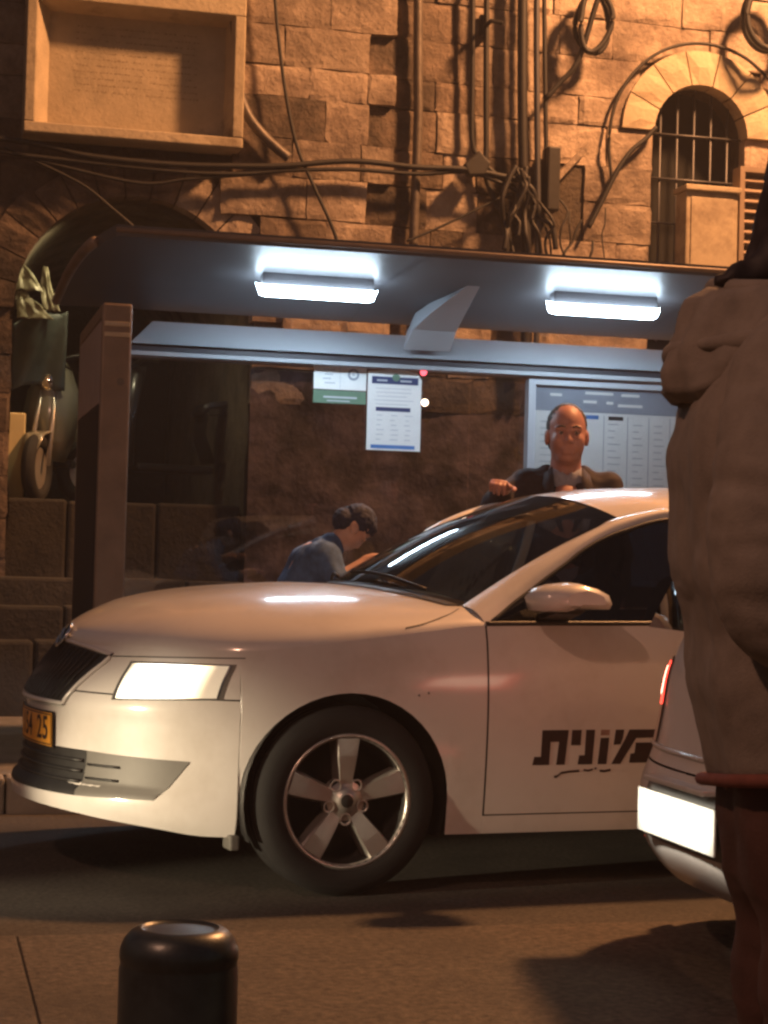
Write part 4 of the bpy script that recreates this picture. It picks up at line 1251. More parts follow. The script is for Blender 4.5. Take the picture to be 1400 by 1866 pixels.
rst = [(1.135, .6, 1.30, 1.06, 1.392), (1.25, .595, 1.325, 1.21, 1.416), (1.4, .59, 1.348, 1.38, 1.434), (1.8, .585, 1.372, 1.79, 1.449), (2.3, .575, 1.358, 2.3, 1.44), (2.6, .566, 1.32, 2.61, 1.41), (2.8, .555, 1.275, 2.82, 1.37)]


def roofrow(uw, vw, zw, uc, zc):
    return [(uc + (uw - uc) * (k / 10)**2, k / 10 * vw, zc - (zc - zw) * abs(k / 10)**2.3) for k in range(-10, 11)]


pp = [smooth_path([(a[0], a[1], a[2]) for a in rst], 4), smooth_path([(a[3], a[4], 0) for a in rst], 4)]
m = MB(); m.rows([roofrow(a.x, a.y, a.z, c.x, c.y) for a, c in zip(*pp)]); m.build('roof', 'car_white', taxi, smooth=True)
m = MB(); m.rows([roofrow(*a) for a in [(2.8, .555, 1.275, 2.82, 1.37), (3.0, .545, 1.20, 3.04, 1.30), (3.2, .53, 1.12, 3.25, 1.20), (3.5, .51, 1.0, 3.56, 1.05)]]); m.build('rear_window', 'car_glass', taxi, smooth=True)
m = MB(); m.rows([[(3.5, -.74, .985), (3.53, -.51, 1.0), (3.57, 0, 1.05), (3.53, .51, 1.0), (3.5, .74, .985)], [(3.7, -.62, .97), (3.74, -.4, .985), (3.76, 0, 1.0), (3.74, .4, .985), (3.7, .62, .97)]]); m.build('boot_lid', 'car_white', taxi, smooth=True)
# door mirror
mo = [(.598, 1.005), (.612, .962), (.70, .957), (.705, .968), (.875, .968), (.884, .985), (.868, 1.022), (.82, 1.044), (.746, 1.060), (.68, 1.052), (.625, 1.036)]
mc = (.74, 1.005); rows = []
for v, k, du in ((-.885, .72, .02), (-.91, .90, .008), (-.95, 1.0, 0), (-1.0, 1.0, 0), (-1.04, .93, .01), (-1.065, .78, .02), (-1.078, .5, .03)):
    rows.append([(mc[0] + (a - mc[0]) * k + du, v, mc[1] + (b - mc[1]) * k) for a, b in mo])
m = MB(); m.rows(rows, close=True); m.add(rows[-1], [tuple(range(len(mo)))]); m.add(rows[0], [tuple(range(len(mo)))[::-1]])
dm = m.build('door_mirror', 'car_white', taxi, smooth=True)
m = MB(); m.add([(.70, -.80, .945), (.82, -.80, .945), (.82, -.99, .967), (.70, -.99, .967), (.70, -.80, .915), (.82, -.80, .915), (.80, -.98, .95), (.71, -.98, .95)], [(0, 1, 2, 3), (7, 6, 5, 4), (0, 4, 5, 1), (3, 2, 6, 7), (0, 3, 7, 4), (1, 5, 6, 2)]); m.build('mirror_foot', 'black_plastic', dm, bevel=.006)
# open far door
HA = R(22); hu, hv = .50, .88
dt = lambda u, v, z: (hu + (u - hu) * math.cos(HA) - (v - hv) * math.sin(HA), hv + (u - hu) * math.sin(HA) + (v - hv) * math.cos(HA), z)
m = MB()
for off in (0, -.06):
    m.grid(lambda a, b, off=off: dt(.50 + a * 1.11, S.W(.27 + b * .64) + off, .27 + b * .64), 14, 10)
m.grid(lambda a, b: dt(.50 + 1.11, S.W(.27 + a * .64) - .06 * b, .27 + a * .64), 10, 1)
ml = MB(); ml.grid(lambda a, b: dt(.50 + a * 1.11, S.W(.27 + b * .64) - .066, .27 + b * .64), 14, 10)
od = m.build('open_door', 'car_white', taxi, smooth=True)
ml.build('door_lining', 'interior', od, smooth=True)
fr = [(.50, .862, .905), (.62, .83, .985), (.78, .78, 1.10), (.95, .735, 1.225), (1.13, .70, 1.315), (1.33, .682, 1.372), (1.5, .675, 1.392), (1.60, .675, 1.39), (1.61, .72, 1.2), (1.61, .862, .91)]
frp = [dt(p.x, p.y, p.z) for p in smooth_path(fr, 5)]
m = MB(); m.tube(frp, .022, 8); m.build('window_frame', 'car_white', od, smooth=True)
m = MB(); m.tube([(a, b + .02, c - .022) for a, b, c in frp], .014, 8); m.build('frame_seal', 'black_plastic', od, smooth=True)
top = [Vector(p) for p in smooth_path(fr[:8], 5)]
m = MB(); m.rows([[dt(q.x, q.y, q.z), dt(q.x, .862, .91)] for q in top]); m.build('door_glass', 'car_glass', od)
# interior
m = MB(); m.grid(lambda a, b: (.42 + .42 * b, -.70 + 1.4 * a, .90 + .07 * math.sin(math.pi * min(1, b * 1.1)) - .20 * max(0, b - .7) / .3), 12, 10); m.build('dashboard', 'interior', taxi, smooth=True)
m = MB(); m.tube([(.93 + .04 * math.sin(t), -.36 + .19 * math.cos(t), .90 + .18 * math.sin(t)) for t in [2 * math.pi * k / 24 for k in range(25)]], .014, 8, False); m.tube([(.80, -.36, .82), (.93, -.36, .90)], .03, 8); m.build('steering_wheel', 'interior', taxi, smooth=True)
for vv in (-.37, .37):
    se = sdf_mesh('seat', [('c', (1.30, vv - .12, .50), (1.30, vv + .12, .50), .12, .12), ('c', (1.02, vv - .14, .50), (1.02, vv + .14, .50), .11, .11), ('c', (1.42, vv - .11, .62), (1.56, vv - .10, 1.02), .09, .07), ('c', (1.42, vv + .11, .62), (1.56, vv + .10, 1.02), .09, .07), ('c', (1.45, vv, .62), (1.58, vv, 1.04), .09, .08), ('e', (1.62, vv, 1.18), (.05, .12, .09)), ('c', (1.59, vv, 1.05), (1.61, vv, 1.15), .03, .03)], .02, .05)
    link('seat', se, 'seat_fabric', taxi)
se = sdf_mesh('rear_seat', [('c', (2.25, -.5, .52), (2.25, .5, .52), .13, .13), ('c', (2.45, -.55, .75), (2.45, .55, .75), .12, .12), ('c', (2.52, -.5, 1.0), (2.52, .5, 1.0), .08, .08)], .025, .06); link('rear_seat', se, 'seat_fabric', taxi)
# steel: second row of tiny side repeater glints on the wing
for (uu, zz) in ((.24, .668), (.275, .676)):
    m = MB(); m.lathe([(0, -.004), (.004, -.003), (.005, 0)], 10, (uu, -S.W(zz), zz), 'y'); m.build('wing_stud', 'chrome', taxi, smooth=True)

# ------------------------------------------------------------------ near car, tail towards the left
nc = thing('near_car', 'pale hatchback seen from behind with lit tail lamp and glaring number plate', 'car', (1.345, -2.22, 0), 0.0, None, absolute=False)
A2 = [(.18, .54), (.22, .61), (.27, .665), (.33, .705), (.42, .728), (.50, .715), (.545, .695), (.60, .672), (.70, .648), (.80, .630), (.88, .60), (.95, .57)]
W2_ = [(.18, .80), (.25, .83), (.45, .855), (.6, .86), (.75, .85), (.88, .825), (.95, .80)]
N = Shell(A2, W2_, [(.18, .85), (.5, .93), (.95, .75)], [(-.8, .93), (0, .93), (2.0, .90), (2.4, .86), (3.5, .72)], [(-.8, .245), (-.4, .20), (3.5, .20)], 2.5, 2.45, (0.0, 2.5), .345, .30)
m = MB()
for sd in (-1, 1):
    N.band(m, lambda u: .559 if u < -.3618 else N.zb(u), N.zt, -9, 9, 14, sd)
m.build('body', 'car_white_dusty', nc, smooth=True)
m = MB(); N.band(m, N.zb, .553, -9, -.3618, 16, -1); N.band(m, N.zb, .553, -9, -.3618, 16, 1); nbp = m.build('rear_bumper', 'car_white_dusty', nc, smooth=True)
m = MB()
for sd in (-1, 1):
    cs = [c for c in N.cols if c[3] < -.36]
    m.rows([[N.pt(c, N.zb(c[3]), sd), tuple(x * f for x, f in zip(N.pt(c, N.zb(c[3]), sd), (.9, .9, .9)))] for c in cs])
m.build('bumper_lip', 'black_plastic', nbp, smooth=True)
m = MB(); m.box(-.4, 3.0, -.75, .75, .21, .23); m.build('floor_pan', 'black_plastic', nc)
for uu in (0.0, 2.5):
    for sd in (-1, 1):
        simple_wheel(nc, uu, sd * .845, .30, .30, .195, sd)
        m = MB(); rows = []
        for k in range(17):
            a = math.pi * (k / 16 * 1.2 - .1); rows.append([(uu + .344 * math.cos(a), sd * y, .30 + .344 * math.sin(a)) for y in (.84, .58)])
        m.rows(rows); m.rows([[r[-1] for r in rows], [(uu, sd * .58, .3)] * len(rows)]); m.build('wheel_well', 'black_plastic', nc, smooth=True)


def npatch(corners, nu, nv, push, name, mm, parent, shrink=0.0):
    (a, b, c, d) = corners; cv = sum(p[0] for p in corners) / 4; cz = sum(p[1] for p in corners) / 4

    def f(s, t):
        v = (a[0] * (1 - s) + b[0] * s) * (1 - t) + (d[0] * (1 - s) + c[0] * s) * t
        z = (a[1] * (1 - s) + b[1] * s) * (1 - t) + (d[1] * (1 - s) + c[1] * s) * t
        v += (cv - v) * shrink; z += (cz - z) * shrink
        return N.fpt(v, z, push)
    mb = MB(); mb.grid(f, nu, nv); return mb.build(name, mm, parent, smooth=True)


for sd in (-1, 1):
    tl = npatch([(sd * .40, .60), (sd * .77, .62), (sd * .79, .85), (sd * .46, .85)], 10, 8, .006, 'tail_lamp', 'tail_lens', nc)
    npatch([(sd * .42, .71), (sd * .77, .71), (sd * .785, .84), (sd * .48, .842)], 8, 6, .009, 'lit_lens', 'tail_on', tl, .05)
    npatch([(sd * .46, .735), (sd * .75, .735), (sd * .765, .825), (sd * .52, .828)], 8, 6, .011, 'lit_core', 'tail_core', tl, .1)
    npatch([(sd * .50, .285), (sd * .64, .29), (sd * .65, .325), (sd * .50, .32)], 6, 3, .004, 'bumper_reflector', 'tail_on', nc)  # painted glow: lamp emission on a reflector that is no lamp
# number plate recess, plate, and spots added in the air behind the car to brighten it
rc = npatch([(-.30, .355), (.30, .355), (.30, .525), (-.30, .525)], 12, 6, .002, 'plate_recess', 'grey_plastic', nc)
m = MB(); m.box(-.742, -.735, -.26, .26, .375, .495); p2 = m.build('number_plate', 'plate_white', nc, bevel=.002)
m = MB(); m.box(-.752, -.70, -.20, .20, .522, .536); pl2 = m.build('plate_lamp_housing', 'car_white_dusty', nc, bevel=.004)
for vv in [-.23 + .046 * k for k in range(11)]:
    la = bpy.data.lights.new('plate_fill_spot', 'SPOT'); la.energy = 2.2; la.color = (1, .93, .78); la.spot_size = R(44); la.spot_blend = .45; la.shadow_soft_size = .01
    lb = bpy.data.objects.new('plate_fill_spot', la); COL.objects.link(lb); lb.parent = nc; lb.location = (-.90, vv, .530)
    lb.rotation_euler = Vector((.158, 0, -.088)).to_track_quat('-Z', 'Y').to_euler()
m = MB(); m.tube([N.fpt(-.5 + .1 * k, .600, .004) for k in range(11)], .008, 6); m.build('bumper_step', 'car_white_dusty', nbp, smooth=True)
# tailgate, glass and roof
Wq = [(-.50, .80, .93), (-.44, .70, 1.12), (-.34, .62, 1.32), (-.20, .58, 1.42), (.5, .60, 1.46), (1.2, .60, 1.44), (1.6, .62, 1.36), (2.2, .70, 1.02), (2.35, .74, .92)]
pth = smooth_path(Wq, 4)
m = MB(); m.rows([[(p.x - .06 * (1 - (k / 8)**2) * (1 if p.x < .3 else -1), k / 8 * p.y, p.z + .05 * (1 - (k / 8)**2) * (p.z > 1.3)) for k in range(-8, 9)] for p in pth if p.x < -.40]); m.build('rear_window', 'privacy_glass', nc, smooth=True)
m = MB(); m.rows([[(p.x - .06 * (1 - (k / 8)**2) * (1 if p.x < .3 else -1), k / 8 * p.y, p.z + .05 * (1 - (k / 8)**2) * (p.z > 1.3)) for k in range(-8, 9)] for p in pth if -.42 <= p.x <= 1.5]); m.build('roof', 'car_white_dusty', nc, smooth=True)
m = MB(); m.rows([[(p.x + .06 * (1 - (k / 8)**2), k / 8 * p.y, p.z + .05 * (1 - (k / 8)**2) * (p.z > 1.3)) for k in range(-8, 9)] for p in pth if p.x >= 1.4]); m.build('windscreen', 'privacy_glass', nc, smooth=True)
for sd in (-1, 1):
    m = MB(); m.rows([[(p.x, sd * p.y, p.z), (p.x, sd * (N.W(N.zt(p.x)) - .004), N.zt(p.x))] for p in pth]); m.build('side_window', 'privacy_glass', nc, smooth=True)
m = MB(); N.band(m, .25, .90, -.4, 2.4, 4, -1, -.03); N.band(m, .25, .90, -.4, 2.4, 4, 1, -.03); m.build('inner_shell', 'black_plastic', nc)
m = MB(); m.rows([[(2.30, -.74, .93), (2.36, 0, .98), (2.30, .74, .93)], [(2.9, -.70, .82), (2.95, 0, .87), (2.9, .70, .82)], [(3.28, -.4, .73), (3.34, 0, .75), (3.28, .4, .73)]]); m.build('bonnet', 'car_white_dusty', nc, smooth=True)
se = sdf_mesh('seat_row', [('c', (.35, -.5, .6), (.35, .5, .6), .13, .13), ('c', (.15, -.55, .85), (.15, .55, .85), .10, .10), ('c', (1.2, -.5, .8), (1.2, -.25, .8), .14, .12), ('c', (1.2, .25, .8), (1.2, .5, .8), .14, .12)], .03, .05); link('seat_row', se, 'seat_fabric', nc)

# ------------------------------------------------------------------ bollard
bo = thing('bollard', 'short dark metal bollard with rounded top in the foreground', 'bollard', (-1.056, -4.53, 0.012))
BR = .0765; BH = .618
m = MB()
m.lathe([(BR + .012, .0), (BR + .012, .03), (BR + .002, .045), (BR, .06), (BR, BH - .052), (BR - .0015, BH - .047), (BR - .0015, BH - .042), (BR, BH - .037), (BR - .001, BH - .026), (BR - .006, BH - .014), (BR - .014, BH - .005), (BR - .022, BH - .001), (BR - .026, BH)], 56, (-1.056, -4.53, 0.012))
m.build('post', 'bollard', bo, smooth=True)
m = MB(); m.lathe([(BR - .026, BH), (BR - .029, BH - .003), (BR - .034, BH - .0035), (.02, BH - .001), (0, BH - .001)], 48, (-1.056, -4.53, 0.012)); m.build('cap', 'bollard', bo, smooth=True)


# ================================================================== PEOPLE
def head_prims(o, s=1.0, tilt=0.0):
    """face looks along +x; o is the middle of the head"""
    ct, stt = math.cos(tilt), math.sin(tilt)

    def P(x, y, z):
        x, z = x * s, z * s
        return (o[0] + x * ct + z * stt, o[1] + y * s, o[2] - x * stt + z * ct)
    r = lambda *a: tuple(q * s for q in a)
    pr = [('e', P(-.012, 0, .032), r(.097, .080, .098)), ('e', P(.020, 0, -.035), r(.070, .072, .080)), ('e', P(.052, 0, -.100), r(.030, .042, .024)),
          ('c', P(.084, 0, .005), P(.098, 0, -.028), .010 * s, .0135 * s, {'k': .014}), ('e', P(.090, .012, -.033), r(.010, .009, .008), {'k': .010}), ('e', P(.090, -.012, -.033), r(.010, .009, .008), {'k': .010}),
          ('c', P(.080, .012, .024), P(.070, .048, .022), .010 * s, .010 * s, {'k': .012}), ('c', P(.080, -.012, .024), P(.070, -.048, .022), .010 * s, .010 * s, {'k': .012}),
          ('e', P(.058, .042, -.028), r(.026, .022, .026), {'k': .02}), ('e', P(.058, -.042, -.028), r(.026, .022, .026), {'k': .02}),
          ('e', P(-.008, .084, -.012), r(.024, .011, .034), {'k': .008}), ('e', P(-.008, -.084, -.012), r(.024, .011, .034), {'k': .008}),
          ('e', P(.089, .032, .004), r(.013, .016, .009), {'sub': 1, 'k': .008}), ('e', P(.089, -.032, .004), r(.013, .016, .009), {'sub': 1, 'k': .008}),
          ('c', P(.082, -.02, -.064), P(.082, .02, -.064), .0085 * s, .0085 * s, {'k': .010}), ('c', P(.082, -.018, -.078), P(.082, .018, -.078), .0085 * s, .0085 * s, {'k': .010}),
          ('c', P(.094, -.022, -.071), P(.094, .022, -.071), .003 * s, .003 * s, {'sub': 1, 'k': .004})]
    return pr, P


def eyes(parent, P, s):
    for sd in (-1, 1):
        m = MB(); c = P(.077, sd * .032, .003)
        m.lathe([(0, .0095 * s), (.005 * s, .008 * s), (.0085 * s, .004 * s), (.0095 * s, 0), (.0085 * s, -.004 * s)], 14, c, 'x'); e = m.build('eye', 'eye_white', parent, smooth=True)
        m = MB(); m.lathe([(0, .0105 * s), (.004 * s, .0093 * s), (.0045 * s, .008 * s)], 12, c, 'x'); m.build('iris', 'hair_dark', e)
        m = MB(); m.tube([P(.088, sd * .014, .026), P(.086, sd * .032, .032), P(.074, sd * .050, .026)], .0042 * s, 6); m.build('eyebrow', 'hair_grey', parent, smooth=True)


def hand_prims(w, d, up, side, curl=.5, s=1.0):
    """wrist w, pointing d, back of the hand up, thumb towards side"""
    d = Vector(d).normalized(); up = Vector(up).normalized(); sd = Vector(side).normalized(); w = Vector(w)
    pr = [('c', tuple(w), tuple(w + d * .03 * s), .026 * s, .028 * s, {'k': .015})]
    kn = []
    for i, (off, ln) in enumerate(((.030, .072), (.010, .080), (-.011, .074), (-.030, .058))):
        k = w + d * (.095 - abs(off) * .25) * s + sd * off * s
        pr.append(('c', tuple(w + d * .03 * s + sd * off * .5 * s), tuple(k), .016 * s, .0115 * s, {'k': .014}))
        a = k + (d * math.cos(curl * .7) - up * math.sin(curl * .7)) * ln * .50 * s
        b = a + (d * math.cos(curl * 2) - up * math.sin(curl * 2)) * ln * .50 * s
        pr.append(('c', tuple(k), tuple(a), .0098 * s, .009 * s, {'k': .004})); pr.append(('c', tuple(a), tuple(b), .009 * s, .0075 * s, {'k': .004}))
    t0 = w + d * .03 * s + sd * .024 * s; t1 = t0 + (d * .5 + sd * .75 - up * .25).normalized() * .042 * s; t2 = t1 + (d * .9 + sd * .2 - up * .45).normalized() * .034 * s
    pr += [('c', tuple(t0), tuple(t1), .0145 * s, .0115 * s, {'k': .012}), ('c', tuple(t1), tuple(t2), .0115 * s, .009 * s, {'k': .004})]
    return pr


# ------------------------------------------------------------------ standing man behind the taxi
mn = thing('person', 'man in dark suit jacket and open shirt standing behind the taxi roof', 'person', (1.565, 1.42, .15), R(-104), None, absolute=False)
hs = 1.12; hp, P = head_prims((.015, 0, 1.590), hs)
bp = hp + [('c', (-.025, 0, 1.36), (-.005, 0, 1.52), .076, .070, {'k': .03}), ('c', (0, 0, .95), (0, 0, 1.25), .12, .13), ('c', (0, -.15, 1.36), (0, .15, 1.36), .05, .05),
           ('c', (0, -.18, 1.35), (.17, -.33, 1.24), .045, .038), ('c', (.17, -.33, 1.24), (.34, -.31, 1.315), .036, .026),
           ('c', (0, .18, 1.35), (-.02, .25, 1.06), .045, .038), ('c', (-.02, .25, 1.06), (.06, .26, .84), .036, .026),
           ('c', (0, -.09, .92), (.01, -.10, .50), .08, .055), ('c', (.01, -.10, .50), (-.01, -.10, .08), .055, .04), ('c', (0, .09, .92), (.01, .10, .50), .08, .055), ('c', (.01, .10, .50), (-.01, .10, .08), .055, .04)]
bp += hand_prims((.34, -.31, 1.315), (.80, -.30, .25), (0, .1, 1), (.2, .9, -.1), 1.0) + hand_prims((.06, .26, .84), (.1, 0, -1), (0, 1, 0), (1, 0, 0), .5)
me = sdf_mesh('body', bp, .0065, .022); body = link('body', me, 'skin', mn)
eyes(body, P, hs)
hr = [('e', P(-.024, 0, .040), tuple(hs * q for q in (.093, .086, .097))), ('e', P(-.045, 0, -.03), tuple(hs * q for q in (.055, .078, .06))),
      ('e', P(.100, 0, .038), tuple(hs * q for q in (.062, .072, .072)), {'sub': 1, 'k': .012}), ('e', P(.060, 0, -.03), tuple(hs * q for q in (.075, .12, .065)), {'sub': 1, 'k': .012})]
me = sdf_mesh('hair', hr, .006, .02); link('hair', folds(me, .004, (60, 60, 60)), 'hair_grey', mn)
jk = [('c', (0, -.10, .80), (0, .10, .80), .135, .135), ('c', (0, -.09, 1.05), (0, .09, 1.05), .135, .135), ('c', (-.01, -.10, 1.25), (-.01, .10, 1.25), .13, .13), ('c', (-.01, -.175, 1.345), (-.01, .175, 1.345), .075, .075), ('c', (-.02, -.08, 1.40), (-.02, .08, 1.40), .05, .05),
      ('c', (0, -.195, 1.345), (.17, -.335, 1.245), .074, .064), ('c', (.17, -.335, 1.245), (.31, -.318, 1.300), .062, .048), ('c', (0, .195, 1.345), (-.02, .255, 1.06), .075, .066), ('c', (-.02, .255, 1.06), (.05, .262, .87), .064, .052),
      ('e', (.14, 0, 1.30), (.085, .058, .20), {'sub': 1, 'k': .01}), ('c', (-.01, 0, 1.40), (.03, 0, 1.46), .075, .085, {'sub': 1, 'k': .01})]
me = sdf_mesh('jacket', jk, .010, .05); link('jacket', folds(me, .012, (9, 9, 14), 3), 'jacket_dark', mn)
for sd in (-1, 1):
    m = MB(); m.rows([[(.060, sd * .070, 1.435), (.062, sd * .105, 1.40)], [(.118, sd * .066, 1.36), (.108, sd * .118, 1.345)], [(.142, sd * .052, 1.27), (.135, sd * .105, 1.275)], [(.148, sd * .02, 1.13), (.146, sd * .035, 1.13)]]); m.build('lapel', 'jacket_dark', mn, smooth=True, solid=.008)
stp = [('c', (.02, -.06, .9), (.02, .06, .9), .115, .115), ('c', (.02, -.06, 1.2), (.02, .06, 1.2), .108, .108), ('c', (.005, -.05, 1.35), (.005, .05, 1.35), .075, .075), ('c', (-.015, 0, 1.38), (-.008, 0, 1.435), .078, .074), ('c', (0, 0, 1.43), (.02, 0, 1.50), .068, .075, {'sub': 1, 'k': .006}), ('e', (.10, 0, 1.42), (.035, .026, .06), {'sub': 1, 'k': .01})]
me = sdf_mesh('shirt', stp, .009, .04); link('shirt', me, 'shirt', mn)
tr = []
for sd in (-1, 1): tr += [('c', (0, sd * .08, .88), (.01, sd * .10, .48), .105, .078), ('c', (.01, sd * .10, .48), (-.01, sd * .10, .10), .078, .065)]
me = sdf_mesh('trousers', tr, .015, .04); link('trousers', folds(me, .008, (8, 8, 12)), 'trousers_dark', mn)
for sd in (-1, 1):
    me = sdf_mesh('shoe', [('c', (-.05, sd * .10, .045), (.16, sd * .11, .035), .042, .036), ('c', (-.02, sd * .10, .10), (-.04, sd * .10, .05), .04, .044)], .01, .02); link('shoe', me, 'black_plastic', mn)

# ------------------------------------------------------------------ person bending towards the open door
bn_ = thing('person', 'person in blue denim jacket with dark hair bending towards the open taxi door', 'person', (.16, 1.42, .15), R(-2), None, absolute=False)
hp, P = head_prims((.400, 0, 1.180), .90, R(62))
bp = hp + [('c', (.30, 0, 1.09), (.375, 0, 1.145), .052, .052, {'k': .03}), ('c', (.12, 0, .80), (.22, 0, 1.0), .10, .11), ('c', (.24, -.15, 1.03), (.24, .15, 1.03), .05, .05),
           ('c', (.23, -.17, 1.02), (.29, -.24, .93), .045, .040), ('c', (.29, -.24, .93), (.43, -.20, 1.02), .038, .028), ('c', (.23, .17, 1.02), (.33, .22, .84), .045, .040), ('c', (.33, .22, .84), (.48, .18, .93), .036, .026)]
for sd in (-1, 1): bp += [('c', (.10, sd * .09, .78), (.10, sd * .10, .42), .08, .055), ('c', (.10, sd * .10, .42), (.04, sd * .10, .07), .055, .04)]
bp += hand_prims((.43, -.20, 1.02), (.9, .1, .35), (0, 0, 1), (0, 1, 0), .6) + hand_prims((.48, .18, .93), (.9, -.1, .2), (0, 0, 1), (0, -1, 0), .6)
me = sdf_mesh('body', bp, .0075, .022); body = link('body', me, 'skin_pale', bn_); eyes(body, P, .90)
hr = [('e', P(-.018, 0, .036), (.092, .081, .088)), ('e', P(-.060, 0, -.035), (.052, .074, .062)), ('c', P(.050, -.035, .080), P(.050, .035, .080), .024, .024), ('e', P(.095, 0, -.035), (.060, .12, .085), {'sub': 1, 'k': .012})]
me = sdf_mesh('hair', hr, .007, .02); link('hair', folds(folds(me, .007, (40, 40, 40)), .004, (90, 90, 30), 3), 'cap_navy', bn_); bn_.scale = (.95, .95, .95)
jk = [('c', (.10, -.07, .74), (.10, .07, .74), .105, .105), ('c', (.15, -.08, .88), (.15, .08, .88), .112, .112), ('c', (.20, -.09, .99), (.20, .09, .99), .105, .105), ('c', (.24, -.16, 1.035), (.24, .16, 1.035), .07, .07), ('c', (.28, -.03, 1.085), (.31, .03, 1.09), .062, .062),
      ('c', (.23, -.18, 1.02), (.275, -.24, .935), .070, .060), ('c', (.23, .18, 1.02), (.33, .225, .85), .072, .058), ('c', (.33, .225, .85), (.42, .20, .90), .055, .045)]
me = sdf_mesh('jacket', jk, .010, .045); link('jacket', folds(me, .016, (14, 12, 9), 7), 'denim', bn_)
tr = []
for sd in (-1, 1): tr += [('c', (0, sd * .085, .76), (.04, sd * .10, .42), .10, .075), ('c', (.10, sd * .10, .42), (.04, sd * .10, .08), .075, .06)]
me = sdf_mesh('trousers', tr, .015, .04); link('trousers', me, 'trousers_dark', bn_)
for sd in (-1, 1):
    me = sdf_mesh('shoe', [('c', (0, sd * .10, .045), (.20, sd * .11, .035), .042, .036)], .01, .02); link('shoe', me, 'paper', bn_)

# ------------------------------------------------------------------ person at the right edge, seen from the side and behind
fg = thing('person', 'person in beige hooded sweatshirt and dark brown trousers at the right edge', 'person', (-.222, -4.540, .012), R(-13), None, absolute=False)
hp, P = head_prims((.085, 0, 1.62), 1.0, R(12))
bp = hp + [('c', (-.02, 0, 1.40), (.05, 0, 1.54), .060, .056, {'k': .03}), ('c', (0, 0, .95), (0, 0, 1.28), .11, .12), ('c', (0, -.15, 1.37), (0, .15, 1.37), .05, .05)]
for sd in (-1, 1):
    bp += [('c', (.025, sd * .18, 1.36), (-.040, sd * .265, 1.10), .045, .040), ('c', (-.040, sd * .265, 1.10), (.17, sd * .17, .98), .037, .027)]
    bp += [('c', (.02, sd * .085, .84), (.05, sd * .095, .54), .07, .05), ('c', (.05, sd * .095, .54), (.03, sd * .095, .08), .05, .04)]
    bp += hand_prims((.17, sd * .17, .98), (.5, -sd * .8, -.1), (.8, 0, .3), (0, 0, 1), .4)
me = sdf_mesh('body', bp, .008, .022); body = link('body', me, 'skin_pale', fg); eyes(body, P, 1.0)
hr = [('e', P(-.022, 0, .030), (.108, .096, .104)), ('e', P(-.065, 0, -.05), (.060, .085, .085)), ('c', P(-.075, 0, -.10), P(-.105, 0, -.150), .058, .030), ('c', P(-.10, -.03, -.13), P(-.165, -.05, -.165), .028, .012), ('e', P(.085, 0, -.01), (.068, .11, .10), {'sub': 1, 'k': .012})]
me = sdf_mesh('hair', hr, .007, .025); link('hair', folds(me, .010, (30, 30, 16)), 'hair_dark', fg)
hd = [('c', (.035, -.09, .84), (.035, .09, .84), .128, .128), ('c', (.018, -.09, .96), (.018, .09, .96), .140, .140), ('c', (-.006, -.09, 1.12), (-.006, .09, 1.12), .145, .145), ('c', (-.012, -.10, 1.25), (-.012, .10, 1.25), .142, .142), ('c', (-.025, -.09, 1.33), (-.025, .09, 1.33), .102, .102), ('c', (-.015, -.17, 1.365), (-.015, .17, 1.365), .078, .078), ('c', (-.01, 0, 1.38), (.01, 0, 1.44), .10, .088)]
hd += [('c', (.10, -.10, .96), (.10, .10, .96), .085, .085),
       ('c', (.015, 0, .815), (.015, 0, .800), .02, .02)]
me = sdf_mesh('hooded_sweatshirt', hd, .010, .05)
hz_ = folds(folds(me, .006, (15, 10, 3.2), 6, shear=.45), .003, (30, 18, 8), 2, shear=-.6)
for v in hz_.vertices: v.co.z = max(v.co.z, .812 - .10 * v.co.y + .05 * v.co.x)
so = link('hooded_sweatshirt', hz_, 'hoodie', fg)
for sd in (-1, 1):
    dx = -.028 if sd < 0 else .035
    ctl = smooth_path([(.0 + dx, sd * .180, 1.350), (-.022 + dx, sd * .225, 1.24), (-.036 + dx, sd * .245, 1.14), (-.020 + dx, sd * .250, 1.055), (.05, sd * .238, 1.0), (.14, sd * .21, .965)], 3)
    rad = [.088, .087, .086, .085, .084, .083, .082, .081, .080, .079, .077, .075, .072, .068, .063, .058]
    sl = [('c', tuple(ctl[q]), tuple(ctl[q + 1]), rad[q], rad[q + 1]) for q in range(len(ctl) - 1)]
    me = sdf_mesh('sleeve', sl, .008, .03); link('sleeve', folds(folds(me, .006, (7, 6, 20), 3 + sd, shear=1.0), .003, (14, 12, 40), 8, shear=1.2), 'hoodie', so)


def cowl(a, b):
    """hood lying on the back: a rolled sheet swept round the neck"""
    ph = (a - .5) * 2 * R(128); back = max(0.0, math.cos(ph * .62))
    t = 2 * math.pi * b
    prof = [(.082, 1.448), (.088, 1.478), (.106, 1.486), (.128, 1.468), (.142, 1.432), (.155, 1.398), (.162, 1.366), (.160, 1.338), (.142, 1.322), (.120, 1.34), (.110, 1.385), (.098, 1.420)]
    n_ = len(prof); f_ = b * n_; k0 = int(f_) % n_; k1 = (k0 + 1) % n_; w_ = f_ - int(f_); w_ = w_ * w_ * (3 - 2 * w_)
    r = prof[k0][0] * (1 - w_) + prof[k1][0] * w_; zz = prof[k0][1] * (1 - w_) + prof[k1][1] * w_
    r = .080 + (r - .080) * (.45 + .55 * back); zz = 1.448 + (zz - 1.448) * (.40 + .60 * back) - .018 * (1 - back)
    wr = .0045 * math.sin(9 * ph + 6 * zz * 8) + .0035 * math.sin(17 * ph - 30 * zz)
    r += wr * (1 if .2 < b < .75 else .2)
    return (-.010 - r * math.cos(ph) * 1.04, r * math.sin(ph) * 1.22, zz + .004 * math.sin(5 * ph + 1))


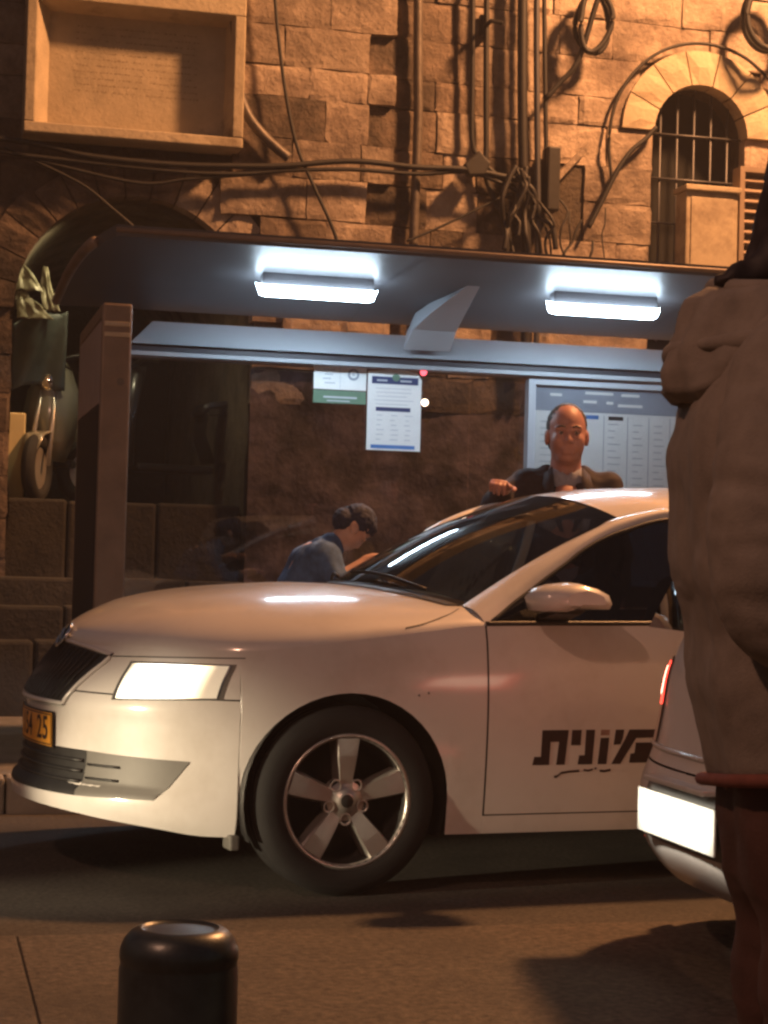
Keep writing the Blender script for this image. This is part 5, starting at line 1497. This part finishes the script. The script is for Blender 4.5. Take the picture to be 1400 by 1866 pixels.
m = MB(); m.grid(cowl, 72, 36); hd_o = m.build('hood', 'hoodie', so, smooth=True, fix=True)
m = MB(); m.tube([(-.006 - (.098 + .006 * math.sin(7 * p)) * math.cos(p), .125 * math.sin(p), 1.487 + .006 * math.sin(4 * p + 1) - .030 * (1 - math.cos(p))) for p in [R(-140 + 280 * k / 40) for k in range(41)]], [.013 + .002 * math.sin(k * .55) for k in range(41)], 12); m.build('hood_rim', 'hoodie', hd_o, smooth=True)
m = MB(); m.tube([(-.012 - (.150 + .004 * math.sin(5 * p)) * math.cos(p), .172 * math.sin(p), 1.392 + .006 * math.sin(3 * p + 2) + .022 * (1 - math.cos(p))) for p in [R(-135 + 270 * k / 36) for k in range(37)]], [.012 + .003 * math.sin(k * .7 + 1) for k in range(37)], 12); m.build('hood_fold', 'hoodie', hd_o, smooth=True)
m = MB(); hem = [(.034 + .129 * math.cos(t), .140 * math.sin(t) + math.copysign(.09, math.sin(t))) for t in [2 * math.pi * (k + .5) / 28 for k in range(29)]]
m.tube([(a, b, .812 - .10 * b + .05 * a - .004) for a, b in hem], .009, 8, False); m.build('waist_hem', 'hem_red', so, smooth=True)
tr = [('c', (.036, -.075, .80), (.036, .075, .80), .100, .100), ('c', (.034, -.06, .72), (.034, .06, .72), .104, .104)]
for sd in (-1, 1): tr += [('c', (.036, sd * .082, .78), (.055, sd * .095, .54), .100, .088), ('c', (.055, sd * .095, .54), (.03, sd * .095, .08), .090, .080)]
me = sdf_mesh('trousers', tr, .010, .05); link('trousers', folds(folds(me, .010, (7, 7, 10), 5), .005, (16, 12, 26), 1), 'trousers_brown', fg)
for sd in (-1, 1):
    me = sdf_mesh('shoe', [('c', (-.06, sd * .095, .05), (.16, sd * .105, .04), .048, .04)], .01, .02); link('shoe', me, 'black_plastic', fg)

# ------------------------------------------------------------------ thin volume round the whole place, added to lift shadows like lens veil
m = MB(); m.box(-42, 42, -42, 42, -1.3, 6.9)
hz = m.build('shadow_lift_haze', None); hz['kind'] = 'stuff'; hz.display_type = 'BOUNDS'
hm_ = bpy.data.materials.new('shadow_lift_haze'); hm_.use_nodes = True; nn = hm_.node_tree.nodes; nn.clear()
oo = nn.new('ShaderNodeOutputMaterial'); vp = nn.new('ShaderNodeVolumePrincipled')
vp.inputs['Density'].default_value = .0030; vp.inputs['Color'].default_value = (.90, .86, .95, 1); vp.inputs['Anisotropy'].default_value = .3
hm_.node_tree.links.new(vp.outputs[0], oo.inputs['Volume']); hz.data.materials.append(hm_)

for o in bpy.data.objects:
    if '_abs' in o.keys(): del o['_abs']
